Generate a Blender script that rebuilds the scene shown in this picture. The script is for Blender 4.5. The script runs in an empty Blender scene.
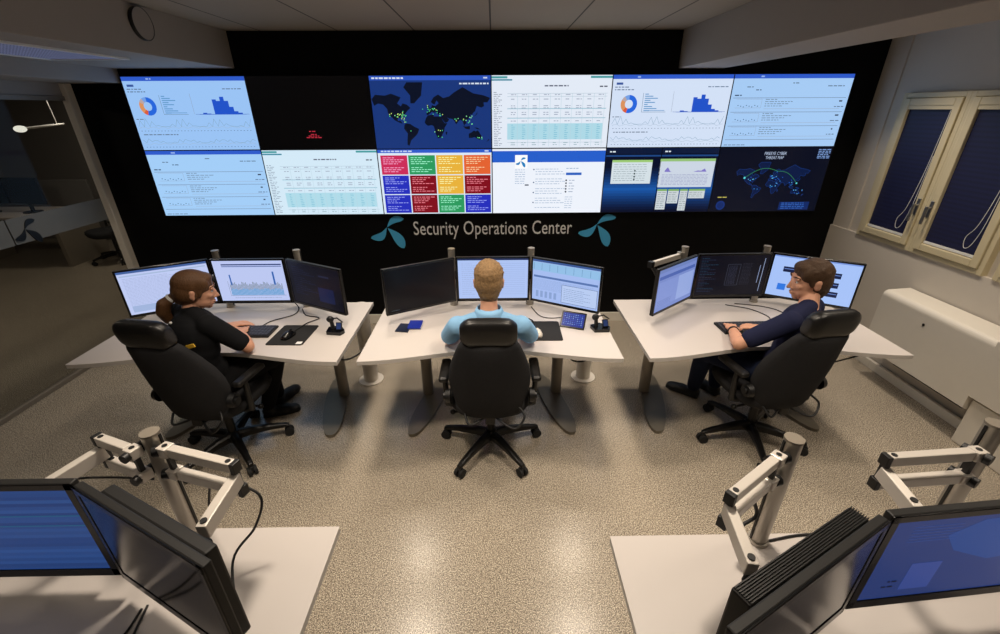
import bpy, math, random
from mathutils import Vector, Matrix, Euler
random.seed(7)
S = bpy.context.scene
COL = S.collection
PI = math.pi
R = math.radians

# ------------------------------------------------------------------ colours / materials
def lin(c):
    o = []
    for v in c[:3]:
        v = v / 255.0
        o.append(v / 12.92 if v <= .04045 else ((v + .055) / 1.055) ** 2.4)
    return (o[0], o[1], o[2], 1.0)

def principled(name):
    m = bpy.data.materials.new(name)
    m.use_nodes = True
    return m, m.node_tree, m.node_tree.nodes['Principled BSDF']

def mat(name, rgb, rough=.5, metal=0.0, spec=.5, bump=0, bscale=200, var=0, vscale=20, coat=0, stretch=None):
    m, nt, b = principled(name)
    b.inputs['Base Color'].default_value = lin(rgb)
    b.inputs['Roughness'].default_value = rough
    b.inputs['Metallic'].default_value = metal
    b.inputs['Specular IOR Level'].default_value = spec
    if coat:
        b.inputs['Coat Weight'].default_value = coat
    tc = nt.nodes.new('ShaderNodeTexCoord')
    src = tc.outputs['Object']
    if stretch:
        mp = nt.nodes.new('ShaderNodeMapping')
        mp.inputs['Scale'].default_value = stretch
        nt.links.new(src, mp.inputs['Vector'])
        src = mp.outputs['Vector']
    if var:
        n = nt.nodes.new('ShaderNodeTexNoise')
        n.inputs['Scale'].default_value = vscale
        n.inputs['Detail'].default_value = 4
        nt.links.new(src, n.inputs['Vector'])
        mx = nt.nodes.new('ShaderNodeMix')
        mx.data_type = 'RGBA'
        c = lin(rgb)
        mx.inputs['A'].default_value = tuple(max(0, x * (1 - var)) for x in c[:3]) + (1,)
        mx.inputs['B'].default_value = tuple(min(1, x * (1 + var)) for x in c[:3]) + (1,)
        nt.links.new(n.outputs['Fac'], mx.inputs['Factor'])
        nt.links.new(mx.outputs['Result'], b.inputs['Base Color'])
    if bump:
        n = nt.nodes.new('ShaderNodeTexNoise')
        n.inputs['Scale'].default_value = bscale
        n.inputs['Detail'].default_value = 3
        nt.links.new(src, n.inputs['Vector'])
        bp = nt.nodes.new('ShaderNodeBump')
        bp.inputs['Strength'].default_value = bump
        bp.inputs['Distance'].default_value = .004
        nt.links.new(n.outputs['Fac'], bp.inputs['Height'])
        nt.links.new(bp.outputs['Normal'], b.inputs['Normal'])
    return m

_em = {}
def glow(rgb, k=1.0):
    """a lit pixel colour of a screen"""
    key = (tuple(rgb), k)
    if key not in _em:
        m, nt, b = principled('screen_light_%d_%d_%d' % tuple(rgb[:3]))
        b.inputs['Base Color'].default_value = (.006, .006, .008, 1)
        b.inputs['Roughness'].default_value = .25
        b.inputs['Specular IOR Level'].default_value = .2
        b.inputs['Emission Color'].default_value = lin(rgb)
        b.inputs['Emission Strength'].default_value = k
        _em[key] = m
    return _em[key]

M = {}
M['wall'] = mat('painted_wall', (206, 198, 186), .75, bump=.05, bscale=90, var=.03, vscale=6)
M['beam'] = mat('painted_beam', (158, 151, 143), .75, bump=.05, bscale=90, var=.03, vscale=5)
M['black_wall'] = mat('black_painted_board', (5, 5, 6), .6, spec=.15, var=.15, vscale=3)
M['white_trim'] = mat('white_lacquer', (222, 216, 204), .45, var=.02)
M['cream_wood'] = mat('cream_painted_wood', (206, 194, 160), .45, bump=.03, bscale=60, var=.05, vscale=8)
M['desk'] = mat('white_laminate', (200, 193, 188), .42, var=.015, vscale=5)
M['desk_edge'] = mat('white_edge_band', (205, 200, 195), .5)
M['alu'] = mat('brushed_aluminium', (176, 170, 160), .36, metal=.6, bump=.04, bscale=300, stretch=(1, 1, .05))
M['arm_white'] = mat('silver_painted_arm', (212, 205, 196), .38, metal=.15, var=.02)
M['leg_grey'] = mat('grey_powder_coat', (140, 132, 120), .38, metal=.15, var=.05)
M['foot'] = mat('taupe_foot_plate', (112, 105, 92), .35, metal=.2, var=.05)
M['riser'] = mat('pale_grey_coat', (214, 207, 196), .45)
M['black'] = mat('black_plastic', (17, 17, 18), .45, bump=.03, bscale=400)
M['black_gloss'] = mat('black_gloss_plastic', (12, 12, 13), .22)
M['housing'] = mat('monitor_housing', (22, 21, 20), .55, bump=.05, bscale=500)
M['fabric'] = mat('black_upholstery', (46, 46, 48), .95, spec=.15, bump=.35, bscale=700, var=.12, vscale=60)
M['leather'] = mat('black_leather', (20, 19, 19), .36, bump=.12, bscale=260, var=.1, vscale=14)
M['rubber'] = mat('rubber', (20, 20, 20), .8)
M['chair_metal'] = mat('black_chair_metal', (16, 15, 15), .28, metal=.3)
M['steel'] = mat('steel', (170, 168, 165), .3, metal=.9)
M['pad'] = mat('mouse_pad_cloth', (24, 24, 25), .9, bump=.1, bscale=900)
M['key'] = mat('grey_keys', (60, 62, 72), .5)
M['cable'] = mat('black_cable', (18, 17, 17), .55)
M['skin'] = mat('skin', (214, 160, 132), .5, spec=.35, var=.06, vscale=30, bump=.05, bscale=150)
M['hair_brown'] = mat('brown_hair', (92, 62, 36), .5, spec=.4, bump=.7, bscale=90, var=.45, vscale=60, stretch=(6, 1, 1))
M['hair_blond'] = mat('blond_hair', (150, 120, 84), .65, spec=.3, bump=1.0, bscale=110, var=.55, vscale=90)
M['hair_dark'] = mat('dark_brown_hair', (74, 54, 38), .6, spec=.3, bump=.7, bscale=150, var=.35, vscale=110)
M['tee_black'] = mat('black_cotton', (20, 21, 24), .9, spec=.2, bump=.25, bscale=25, var=.1)
M['polo'] = mat('light_blue_pique', (138, 186, 226), .85, spec=.2, bump=.3, bscale=30, var=.05)
M['tee_navy'] = mat('navy_cotton', (32, 36, 64), .9, spec=.2, bump=.25, bscale=25, var=.1)
M['trousers'] = mat('black_trousers', (18, 18, 20), .9, spec=.2, bump=.25, bscale=25)
M['jeans'] = mat('dark_denim', (24, 32, 54), .9, spec=.2, bump=.3, bscale=40, var=.2)
M['shoe'] = mat('black_shoe_leather', (15, 15, 15), .5)
M['navy_blind'] = None
M['cord'] = M['white'] = mat('white_plastic', (230, 230, 228), .5)
M['yellow'] = mat('yellow_tag', (222, 176, 50), .6)
M['off_screen'] = mat('dark_screen_glass', (10, 10, 13), .12, spec=.6)
M['sign'] = mat('pale_grey_letters', (232, 232, 232), .6)
M['sign_blue'] = mat('sky_blue_emblem', (70, 172, 224), .55)

def floor_material():
    m, nt, b = principled('speckled_vinyl_floor')
    N, L = nt.nodes, nt.links
    tc = N.new('ShaderNodeTexCoord')
    def noise(s, d=2):
        n = N.new('ShaderNodeTexNoise'); n.inputs['Scale'].default_value = s; n.inputs['Detail'].default_value = d
        L.new(tc.outputs['Object'], n.inputs['Vector']); return n
    def ramp(src, p0, c0, p1, c1):
        r = N.new('ShaderNodeValToRGB'); r.color_ramp.elements[0].position = p0; r.color_ramp.elements[0].color = c0
        r.color_ramp.elements[1].position = p1; r.color_ramp.elements[1].color = c1
        L.new(src, r.inputs['Fac']); return r
    fine = noise(165, 4); wide = noise(2.2, 3); dots = noise(200, 1)
    a = ramp(fine.outputs['Fac'], .40, lin((102, 94, 83)), .62, lin((182, 169, 151)))
    d = ramp(dots.outputs['Fac'], .58, (0, 0, 0, 1), .62, (1, 1, 1, 1))
    mx = N.new('ShaderNodeMix'); mx.data_type = 'RGBA'
    L.new(d.outputs['Color'], mx.inputs['Factor']); L.new(a.outputs['Color'], mx.inputs['A'])
    mx.inputs['B'].default_value = lin((226, 216, 196))
    w = ramp(wide.outputs['Fac'], .3, (.94, .94, .94, 1), .7, (1, 1, 1, 1))
    mul = N.new('ShaderNodeMix'); mul.data_type = 'RGBA'; mul.blend_type = 'MULTIPLY'; mul.inputs['Factor'].default_value = 1
    L.new(mx.outputs['Result'], mul.inputs['A']); L.new(w.outputs['Color'], mul.inputs['B'])
    L.new(mul.outputs['Result'], b.inputs['Base Color'])
    b.inputs['Roughness'].default_value = .24
    b.inputs['Specular IOR Level'].default_value = .5
    bp = N.new('ShaderNodeBump'); bp.inputs['Strength'].default_value = .02; bp.inputs['Distance'].default_value = .0005
    L.new(fine.outputs['Fac'], bp.inputs['Height']); L.new(bp.outputs['Normal'], b.inputs['Normal'])
    return m
M['floor'] = floor_material()

def ceiling_material():
    m, nt, b = principled('ceiling_tiles')
    N, L = nt.nodes, nt.links
    tc = N.new('ShaderNodeTexCoord')
    br = N.new('ShaderNodeTexBrick')
    br.offset = 0
    br.inputs['Color1'].default_value = lin((160, 150, 136)); br.inputs['Color2'].default_value = lin((154, 144, 130))
    br.inputs['Mortar'].default_value = lin((60, 56, 50))
    br.inputs['Scale'].default_value = 1
    br.inputs['Mortar Size'].default_value = .006
    br.inputs['Brick Width'].default_value = .62
    br.inputs['Row Height'].default_value = 1.24
    L.new(tc.outputs['Object'], br.inputs['Vector'])
    L.new(br.outputs['Color'], b.inputs['Base Color'])
    b.inputs['Roughness'].default_value = .85
    return m
M['ceiling'] = ceiling_material()

def glass_material():
    m = bpy.data.materials.new('office_glass'); m.use_nodes = True
    nt = m.node_tree; N, L = nt.nodes, nt.links
    N.clear()
    out = N.new('ShaderNodeOutputMaterial'); mix = N.new('ShaderNodeMixShader'); t = N.new('ShaderNodeBsdfTransparent'); g = N.new('ShaderNodeBsdfGlossy')
    fr = N.new('ShaderNodeFresnel'); fr.inputs['IOR'].default_value = 1.12
    t.inputs['Color'].default_value = (.86, .87, .86, 1)
    g.inputs['Roughness'].default_value = .02
    L.new(fr.outputs[0], mix.inputs[0]); L.new(t.outputs[0], mix.inputs[1]); L.new(g.outputs[0], mix.inputs[2]); L.new(mix.outputs[0], out.inputs[0])
    return m
M['glass'] = glass_material()

def frosted_material():
    m = bpy.data.materials.new('frosted_film'); m.use_nodes = True
    nt = m.node_tree; N, L = nt.nodes, nt.links
    N.clear()
    out = N.new('ShaderNodeOutputMaterial'); mix = N.new('ShaderNodeMixShader'); t = N.new('ShaderNodeBsdfTransparent'); g = N.new('ShaderNodeBsdfDiffuse')
    g.inputs['Color'].default_value = lin((128, 130, 128))
    mix.inputs[0].default_value = .8
    L.new(t.outputs[0], mix.inputs[1]); L.new(g.outputs[0], mix.inputs[2]); L.new(mix.outputs[0], out.inputs[0])
    return m
M['frost'] = frosted_material()

def blind_material():
    m, nt, b = principled('navy_pleated_blind')
    N, L = nt.nodes, nt.links
    tc = N.new('ShaderNodeTexCoord'); w = N.new('ShaderNodeTexWave'); w.bands_direction = 'Z'
    w.inputs['Scale'].default_value = 10
    L.new(tc.outputs['Object'], w.inputs['Vector'])
    r = N.new('ShaderNodeValToRGB'); r.color_ramp.elements[0].color = lin((13, 17, 54)); r.color_ramp.elements[1].color = lin((18, 23, 66))
    L.new(w.outputs['Fac'], r.inputs['Fac']); L.new(r.outputs['Color'], b.inputs['Base Color'])
    b.inputs['Roughness'].default_value = .6
    return m
M['navy_blind'] = blind_material()

def perforated_material():
    m, nt, b = principled('perforated_louvre')
    N, L = nt.nodes, nt.links
    tc = N.new('ShaderNodeTexCoord'); v = N.new('ShaderNodeTexVoronoi'); v.inputs['Scale'].default_value = 55; v.inputs['Randomness'].default_value = 0
    L.new(tc.outputs['Object'], v.inputs['Vector'])
    r = N.new('ShaderNodeValToRGB'); r.color_ramp.elements[0].position = .25; r.color_ramp.elements[0].color = lin((200, 212, 255))
    r.color_ramp.elements[1].position = .45; r.color_ramp.elements[1].color = lin((84, 90, 124))
    L.new(v.outputs['Distance'], r.inputs['Fac']); L.new(r.outputs['Color'], b.inputs['Base Color'])
    b.inputs['Roughness'].default_value = .5
    L.new(r.outputs['Color'], b.inputs['Emission Color']); b.inputs['Emission Strength'].default_value = .4  # blue tint and faint emission brighten the louvre in place of screen spill
    return m
M['perforated'] = perforated_material()

# ------------------------------------------------------------------ mesh builder
class MB:
    def __init__(s):
        s.v, s.f, s.m, s.sm, s.mats = [], [], [], [], []
    def mi(s, m):
        if m is None:
            return 0
        if m not in s.mats:
            s.mats.append(m)
        return s.mats.index(m)
    def add(s, vs, fs, m=None, smooth=False, X=None):
        o = len(s.v)
        for p in vs:
            p = Vector(p)
            s.v.append(tuple(X @ p) if X is not None else tuple(p))
        k = s.mi(m)
        for f in fs:
            s.f.append([i + o for i in f]); s.m.append(k); s.sm.append(smooth)
    def box(s, c, d, m=None, X=None, rz=0):
        hx, hy, hz = d[0] / 2, d[1] / 2, d[2] / 2
        vs = [Vector((x * hx, y * hy, z * hz)) for z in (-1, 1) for y in (-1, 1) for x in (-1, 1)]
        if rz:
            q = Matrix.Rotation(rz, 3, 'Z'); vs = [q @ v for v in vs]
        vs = [v + Vector(c) for v in vs]
        s.add(vs, [(0, 2, 3, 1), (4, 5, 7, 6), (0, 1, 5, 4), (2, 6, 7, 3), (0, 4, 6, 2), (1, 3, 7, 5)], m, False, X)
    def bb(s, lo, hi, m=None, X=None):
        s.box([(a + b) / 2 for a, b in zip(lo, hi)], [b - a for a, b in zip(lo, hi)], m, X)
    def bar(s, a, b, w, h, m=None, up=(0, 0, 1)):
        a, b = Vector(a), Vector(b); d = (b - a); L = d.length; d.normalize()
        u = Vector(up); r = d.cross(u).normalized(); u = r.cross(d)
        vs = [a + d * (L * t) + r * (x * w / 2) + u * (z * h / 2) for t in (0, 1) for z in (-1, 1) for x in (-1, 1)]
        s.add(vs, [(0, 2, 3, 1), (4, 5, 7, 6), (0, 1, 5, 4), (2, 6, 7, 3), (0, 4, 6, 2), (1, 3, 7, 5)], m)
    def cyl(s, a, b, r0, r1=None, n=20, m=None, smooth=True):
        r1 = r0 if r1 is None else r1
        s.tube([a, b], [r0, r1], n, m, smooth)
    def tube(s, pts, r, n=8, m=None, smooth=True):
        pts = [Vector(p) for p in pts]
        rs = r if isinstance(r, (list, tuple)) else [r] * len(pts)
        vs, fs = [], []
        ref = None
        for i, p in enumerate(pts):
            d = (pts[min(i + 1, len(pts) - 1)] - pts[max(i - 1, 0)]).normalized()
            if ref is None:
                ref = Vector((0, 0, 1)) if abs(d.z) < .9 else Vector((1, 0, 0))
            a = d.cross(ref).normalized(); b = d.cross(a).normalized(); ref = b.cross(d) if b.cross(d).length > .1 else ref
            ref = -b.cross(d).cross(d) if False else ref
            for k in range(n):
                t = 2 * PI * k / n
                vs.append(p + (a * math.cos(t) + b * math.sin(t)) * rs[i])
            ref = a.cross(d)
        for i in range(len(pts) - 1):
            for k in range(n):
                k2 = (k + 1) % n
                fs.append((i * n + k, i * n + k2, (i + 1) * n + k2, (i + 1) * n + k))
        s.add(vs, fs, m, smooth)
        L = len(pts) - 1
        s.add([vs[k] for k in range(n)], [tuple(range(n))[::-1]], m)
        s.add([vs[L * n + k] for k in range(n)], [tuple(range(n))], m)
    def ell(s, c, r, rot=None, m=None, nu=20, nv=12, X=None):
        vs, fs = [], []
        q = rot if rot is not None else Matrix.Identity(3)
        vs.append(Vector((0, 0, 1)))
        for i in range(1, nv):
            t = PI * i / nv
            for k in range(nu):
                p = 2 * PI * k / nu
                vs.append(Vector((math.sin(t) * math.cos(p), math.sin(t) * math.sin(p), math.cos(t))))
        vs.append(Vector((0, 0, -1)))
        e = len(vs) - 1
        for k in range(nu):
            k2 = (k + 1) % nu
            fs.append((0, 1 + k, 1 + k2))
            for i in range(nv - 2):
                a = 1 + i * nu
                fs.append((a + k, a + nu + k, a + nu + k2, a + k2))
            a = 1 + (nv - 2) * nu
            fs.append((a + k, e, a + k2))
        if not isinstance(r, (tuple, list)):
            r = (r, r, r)
        vs = [q @ Vector((v.x * r[0], v.y * r[1], v.z * r[2])) + Vector(c) for v in vs]
        s.add(vs, fs, m, True, X)
    def cone(s, a, b, r0, r1, n=14, flat=None):
        """a limb piece: round cone with ball ends"""
        a, b = Vector(a), Vector(b)
        s.tube([a, b], [r0, r1], n); s.ell(a, r0, nu=n, nv=8); s.ell(b, r1, nu=n, nv=8)
    def limb(s, pts, rs, n=14):
        for i in range(len(pts) - 1):
            s.cone(pts[i], pts[i + 1], rs[i], rs[i + 1], n)
    def prism(s, pts, z0, z1, m=None, X=None, side=None):
        n = len(pts)
        a = 0
        for i in range(n):
            a += pts[i][0] * pts[(i + 1) % n][1] - pts[(i + 1) % n][0] * pts[i][1]
        if a < 0:
            pts = pts[::-1]
        vs = [(p[0], p[1], z0) for p in pts] + [(p[0], p[1], z1) for p in pts]
        s.add(vs, [tuple(range(n))[::-1], tuple(range(n, 2 * n))], m, False, X)
        s.add(vs, [(i, (i + 1) % n, n + (i + 1) % n, n + i) for i in range(n)], side or m, False, X)
    def rings(s, rings, m=None, smooth=True, cap=True):
        n = len(rings[0]); vs = [p for r in rings for p in r]; fs = []
        for i in range(len(rings) - 1):
            for k in range(n):
                k2 = (k + 1) % n
                fs.append((i * n + k, i * n + k2, (i + 1) * n + k2, (i + 1) * n + k))
        if cap:
            fs.append(tuple(range(n))[::-1]); fs.append(tuple(range(len(vs) - n, len(vs))))
        s.add(vs, fs, m, smooth)
    def build(s, name, m=None, parent=None, bevel=0, seg=2, sub=0, loc=None, rot=None):
        me = bpy.data.meshes.new(name)
        me.from_pydata(s.v, [], s.f)
        mats = list(s.mats) if s.mats else []
        if m is not None and not mats:
            mats = [m]
        for x in mats:
            me.materials.append(x)
        me.polygons.foreach_set('material_index', s.m)
        me.polygons.foreach_set('use_smooth', s.sm)
        me.update()
        o = bpy.data.objects.new(name, me); COL.objects.link(o)
        if parent is not None:
            o.parent = parent
        if loc is not None: o.location = loc
        if rot is not None: o.rotation_euler = rot
        if bevel:
            b = o.modifiers.new('bevel', 'BEVEL'); b.width = bevel; b.segments = seg; b.limit_method = 'ANGLE'; b.angle_limit = R(40)
            b.harden_normals = False
        if sub:
            b = o.modifiers.new('sub', 'SUBSURF'); b.levels = sub; b.render_levels = sub
        return o

def bake(o):
    dg = bpy.context.evaluated_depsgraph_get()
    me = bpy.data.meshes.new_from_object(o.evaluated_get(dg))
    me.name = o.name
    o.modifiers.clear(); o.data = me
    return o

def melt(mb, name, m, parent, voxel=.006, it=4, fac=.5):
    """one continuous smooth surface out of the overlapping body shapes"""
    o = mb.build(name, m, parent)
    r = o.modifiers.new('remesh', 'REMESH'); r.mode = 'VOXEL'; r.voxel_size = voxel; r.use_smooth_shade = True
    if it:
        q = o.modifiers.new('smooth', 'SMOOTH'); q.iterations = it; q.factor = fac
    return bake(o)

def empty(name, label, cat, loc=(0, 0, 0), rz=0, group=None):
    o = bpy.data.objects.new(name, None); COL.objects.link(o)
    o.empty_display_size = .1
    o.location = loc; o.rotation_euler = (0, 0, rz)
    return tag(o, label, cat, group)

def tag(o, label, cat, group=None, kind=None):
    if label: o['label'] = label
    if cat: o['category'] = cat
    if group: o['group'] = group
    if kind: o['kind'] = kind
    return o

def struct(mb, name, m=None, label=None, parent=None, bevel=0):
    o = mb.build(name, m, parent, bevel)
    if parent is None:
        o['kind'] = 'structure'; o['category'] = name.split('_')[0]
        if label: o['label'] = label
    return o

def copy_tree(o, parent=None):
    c = o.copy(); COL.objects.link(c); c.parent = parent
    for ch in list(o.children):
        copy_tree(ch, c)
    return c

def superellipse(cx, cy, z, rx, ry, n=24, e=2.6, bend=0):
    out = []
    for k in range(n):
        t = 2 * PI * k / n
        c, s_ = math.cos(t), math.sin(t)
        x = rx * math.copysign(abs(c) ** (2 / e), c); y = ry * math.copysign(abs(s_) ** (2 / e), s_)
        out.append(Vector((cx + x, cy + y + bend * (x / rx) ** 2, z)))
    return out

def smooth_path(pts, n=8):
    pts = [Vector(p) for p in pts]; out = []
    P = [pts[0]] + pts + [pts[-1]]
    for i in range(1, len(P) - 2):
        for k in range(n):
            t = k / n
            a, b, c, d = P[i - 1], P[i], P[i + 1], P[i + 2]
            out.append(.5 * ((2 * b) + (c - a) * t + (2 * a - 5 * b + 4 * c - d) * t * t + (3 * b - a - 3 * c + d) * t ** 3))
    out.append(pts[-1])
    return out

# ------------------------------------------------------------------ camera
cam = bpy.data.cameras.new('camera'); co = bpy.data.objects.new('camera', cam); COL.objects.link(co)
yaw, pit, rol, foc = .012, .4443, -.0049, 437.6166
fw = Vector((math.sin(yaw) * math.cos(pit), math.cos(yaw) * math.cos(pit), -math.sin(pit)))
rr = Vector((math.cos(yaw), -math.sin(yaw), 0)); uu = rr.cross(fw)
r2 = rr * math.cos(rol) + uu * math.sin(rol); u2 = -rr * math.sin(rol) + uu * math.cos(rol)
mw = Matrix((r2, u2, -fw)).transposed().to_4x4(); mw.translation = (.0149, -4.1654, 2.0535)
co.matrix_world = mw
cam.sensor_fit = 'HORIZONTAL'; cam.sensor_width = 36; cam.lens = 36 * foc / 1000
cam.clip_start = .02
S.camera = co

# ------------------------------------------------------------------ setting
CZ = 2.63
b = MB(); b.bb((-8.2, -6.0, -.1), (3.9, 4.2, 0)); struct(b, 'floor', M['floor'], 'speckled beige vinyl floor of the control room')
b = MB(); b.bb((-3.6, -6.0, CZ), (3.5, .10, CZ + .1)); o = struct(b, 'ceiling', M['ceiling'], 'dim tiled ceiling above the room')
b = MB(); b.bb((-3.56, .04, 0), (3.36, .12, CZ)); struct(b, 'wall_front', M['black_wall'], 'matt black wall carrying the video screens')
b = MB(); b.bb((-3.5, .02, 0), (3.29, .04, .1)); struct(b, 'baseboard_front', M['white_trim'], 'white skirting along the foot of the black wall', bevel=.003)
# beams with their boxed ends
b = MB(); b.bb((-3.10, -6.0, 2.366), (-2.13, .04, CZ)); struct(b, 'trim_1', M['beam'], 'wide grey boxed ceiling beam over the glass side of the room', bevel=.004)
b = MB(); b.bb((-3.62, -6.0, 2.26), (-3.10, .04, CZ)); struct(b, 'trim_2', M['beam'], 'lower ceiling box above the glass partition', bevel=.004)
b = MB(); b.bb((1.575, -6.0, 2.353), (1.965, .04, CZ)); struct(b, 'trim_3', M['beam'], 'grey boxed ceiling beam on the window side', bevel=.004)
# right wall around the windows
WY = [(-.31, -.86), (-.86, -1.43), (-1.50, -2.10)]
b = MB()
b.bb((3.30, -6.0, 0), (3.55, .12, 1.02)); b.bb((3.33, -6.0, 2.15), (3.55, .12, CZ)); b.bb((3.33, -.305, 1.02), (3.55, .12, 2.15)); b.bb((3.33, -6.0, 1.02), (3.55, -2.11, 2.15)); b.bb((3.33, -1.50, 1.02), (3.55, -1.43, 2.15))
struct(b, 'wall_right', M['wall'], 'off-white wall with cream casement windows')
b = MB(); b.bb((3.318, -.17, 0), (3.36, .04, CZ)); struct(b, 'trim_4', M['wall'], 'pale pilaster between the black wall and the windows', bevel=.004)
b = MB(); b.bb((3.26, -.95, .0), (3.29, .02, .07)); b.bb((3.26, -6.0, .0), (3.29, -.95, .07)); struct(b, 'baseboard_right', M['white_trim'], 'white skirting under the windows', bevel=.003)
# windows
for i, (y0, y1) in enumerate(WY):
    w = bpy.data.objects.new('window_%d' % (i + 1), None); COL.objects.link(w); w['kind'] = 'structure'; w['category'] = 'window'
    w['label'] = ['cream casement window with navy blind beside the black wall', 'middle cream casement window with navy blind and handle', 'cream casement window farthest from the black wall'][i]
    w.location = (3.29, (y0 + y1) / 2, 1.02)
    W_, H_ = abs(y1 - y0), 1.13
    def frame(mb, ow, oh, t, x0, x1, z0=0):
        mb.bb((x0, -ow / 2, z0), (x1, -ow / 2 + t, z0 + oh)); mb.bb((x0, ow / 2 - t, z0), (x1, ow / 2, z0 + oh))
        mb.bb((x0, -ow / 2 + t, z0), (x1, ow / 2 - t, z0 + t)); mb.bb((x0, -ow / 2 + t, z0 + oh - t), (x1, ow / 2 - t, z0 + oh))
    b = MB(); frame(b, W_, H_, .035, -.005, .1); b.build('window_frame', M['cream_wood'], w, .003)
    b = MB(); frame(b, W_ - .075, H_ - .075, .052, -.018, .05, .0375); sash = b.build('sash', M['cream_wood'], w, .005)
    b = MB(); b.bb((.02, -W_ / 2 + .08, .08), (.03, W_ / 2 - .08, H_ - .08)); b.build('pane', M['glass'], sash)
    b = MB(); b.bb((.004, -W_ / 2 + .09, .11), (.012, W_ / 2 - .09, H_ - .09)); bl = b.build('blind', M['navy_blind'], w)
    b = MB(); b.bb((-.004, -W_ / 2 + .09, .095), (.016, W_ / 2 - .09, .112)); b.build('bottom_rail', M['white'], bl)
    b = MB(); b.bb((-.014, -W_ / 2 + .06, H_ - .115), (.02, W_ / 2 - .06, H_ - .09)); b.build('head_rail', M['cream_wood'], bl)
    sgn = [-1, 1, 1][i]
    hy = sgn * (W_ / 2 - .055)
    b = MB(); b.box((-.021, hy, .34), (.008, .026, .12)); b.cyl((-.02, hy, .35), (-.05, hy, .35), .009); b.bar((-.052, hy, .36), (-.052, hy, .23), .018, .012, up=(1, 0, 0))
    b.build('handle', M['steel'], w, .002)
    yy = -W_ / 2 + .1
    b = MB(); b.tube(smooth_path([(-.01, yy, H_ - .12), (-.015, yy + .01, .6), (-.02, yy + .04, .32), (-.02, yy + .085, .22), (-.02, yy + .07, .15), (-.02, yy + .03, .18), (-.015, yy + .005, .34), (-.01, yy - .002, .7)]), .0018, 6)
    b.build('pull_cord', M['white'], bl)
# outside of the windows: added black board close behind, stands in for the night dark
b = MB(); b.bb((3.50, -2.2, .95), (3.56, -.2, 2.2)); struct(b, 'trim_5', M['black'], 'black board standing in for night darkness behind the window blinds')
# back and hidden shell
b = MB(); b.bb((-8.2, -6.1, 0), (3.55, -6.0, CZ)); struct(b, 'wall_back', M['wall'], 'plain wall behind the camera')

# left glass partition
GX = -3.59
b = MB()
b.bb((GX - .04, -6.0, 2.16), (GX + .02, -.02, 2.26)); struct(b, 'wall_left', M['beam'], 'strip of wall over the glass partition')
b = MB(); b.bb((GX - .02, -6.0, 2.13), (GX + .03, -.02, 2.165)); b.bb((GX - .025, -6.0, 0), (GX + .025, -.02, .035)); struct(b, 'trim_6', M['leg_grey'], 'grey metal channels holding the glass partition', bevel=.002)
b = MB(); b.bb((GX + .0, -.03, 0), (GX + .062, .05, 2.26)); struct(b, 'trim_7', M['white_trim'], 'pale upright post where glass partition meets the black wall', bevel=.006)
for (y0, y1, lab) in ((-.905, -.035, 'clear glass panel of the partition beside the black wall'), (-2.3, -.915, 'clear glass panel of the partition one farther from the black wall'), (-3.7, -2.31, 'clear glass panel of the partition beside the foreground desk')):
    b = MB(); b.bb((GX - .005, y0, .03), (GX + .005, y1, 2.14)); g = b.build('glass_panel', M['glass']); tag(g, lab, 'glass panel', kind='structure')
    if y1 > -1:
        b = MB(); b.bb((GX + .006, y0, 1.14), (GX + .007, y1, 1.33)); b.build('frosted_band', M['frost'], g)
    elif y1 > -1.5:
        b = MB(); b.bb((GX + .006, -1.4, 1.14), (GX + .007, y1, 1.33)); b.build('frosted_band', M['frost'], g)

# emblem: three petals
def petal(c, tip, w, bend=.0, n=14):
    c = Vector(c).to_2d() if len(c) == 3 else Vector(c); tip = Vector(tip); d = tip - c; L = d.length; d.normalize(); q = Vector((-d.y, d.x))
    a, z = [], []
    for i in range(n + 1):
        t = i / n
        hw = w * (math.sin(PI * t ** 1.5) ** .62 if 0 < t < 1 else 0)
        p = c + d * (L * t) + q * (bend * math.sin(PI * t))
        a.append(p + q * hw); z.append(p - q * hw)
    return [tuple(p) for p in a] + [tuple(p) for p in z[-2:0:-1]]
def emblem_outlines(s):
    return [petal((.0, .02 * s), (.50 * s, .27 * s), .095 * s, .09 * s), petal((-.01 * s, .02 * s), (-.50 * s, -.30 * s), .11 * s, .12 * s), petal((.02 * s, -.01 * s), (.44 * s, -.60 * s), .14 * s, .05 * s)]
def emblem(name, loc, s, m, label, X=None):
    b = MB()
    for pl in emblem_outlines(s):
        b.prism(pl, 0, .006)
    o = b.build(name, m)
    o.matrix_world = Matrix.Translation(loc) @ (X if X is not None else Matrix.Rotation(PI / 2, 4, 'X'))
    return tag(o, label, 'emblem')
emblem('wall_emblem', (-1.02, .037, 1.018), .335, M['sign_blue'], 'blue three-petal emblem before the word Security', )
emblem('wall_emblem', (1.01, .037, 1.032), .335, M['sign_blue'], 'blue three-petal emblem after the word Center', Matrix.Rotation(PI / 2, 4, 'X') @ Matrix.Rotation(R(-6), 4, 'Z'))
em = emblem('glass_emblem', (GX + .008, -.80, 1.235), .2, M['black'], 'dark three-petal emblem on the frosted band of the glass', Matrix.Rotation(PI / 2, 4, 'Z') @ Matrix.Rotation(PI / 2, 4, 'X'))

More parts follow.
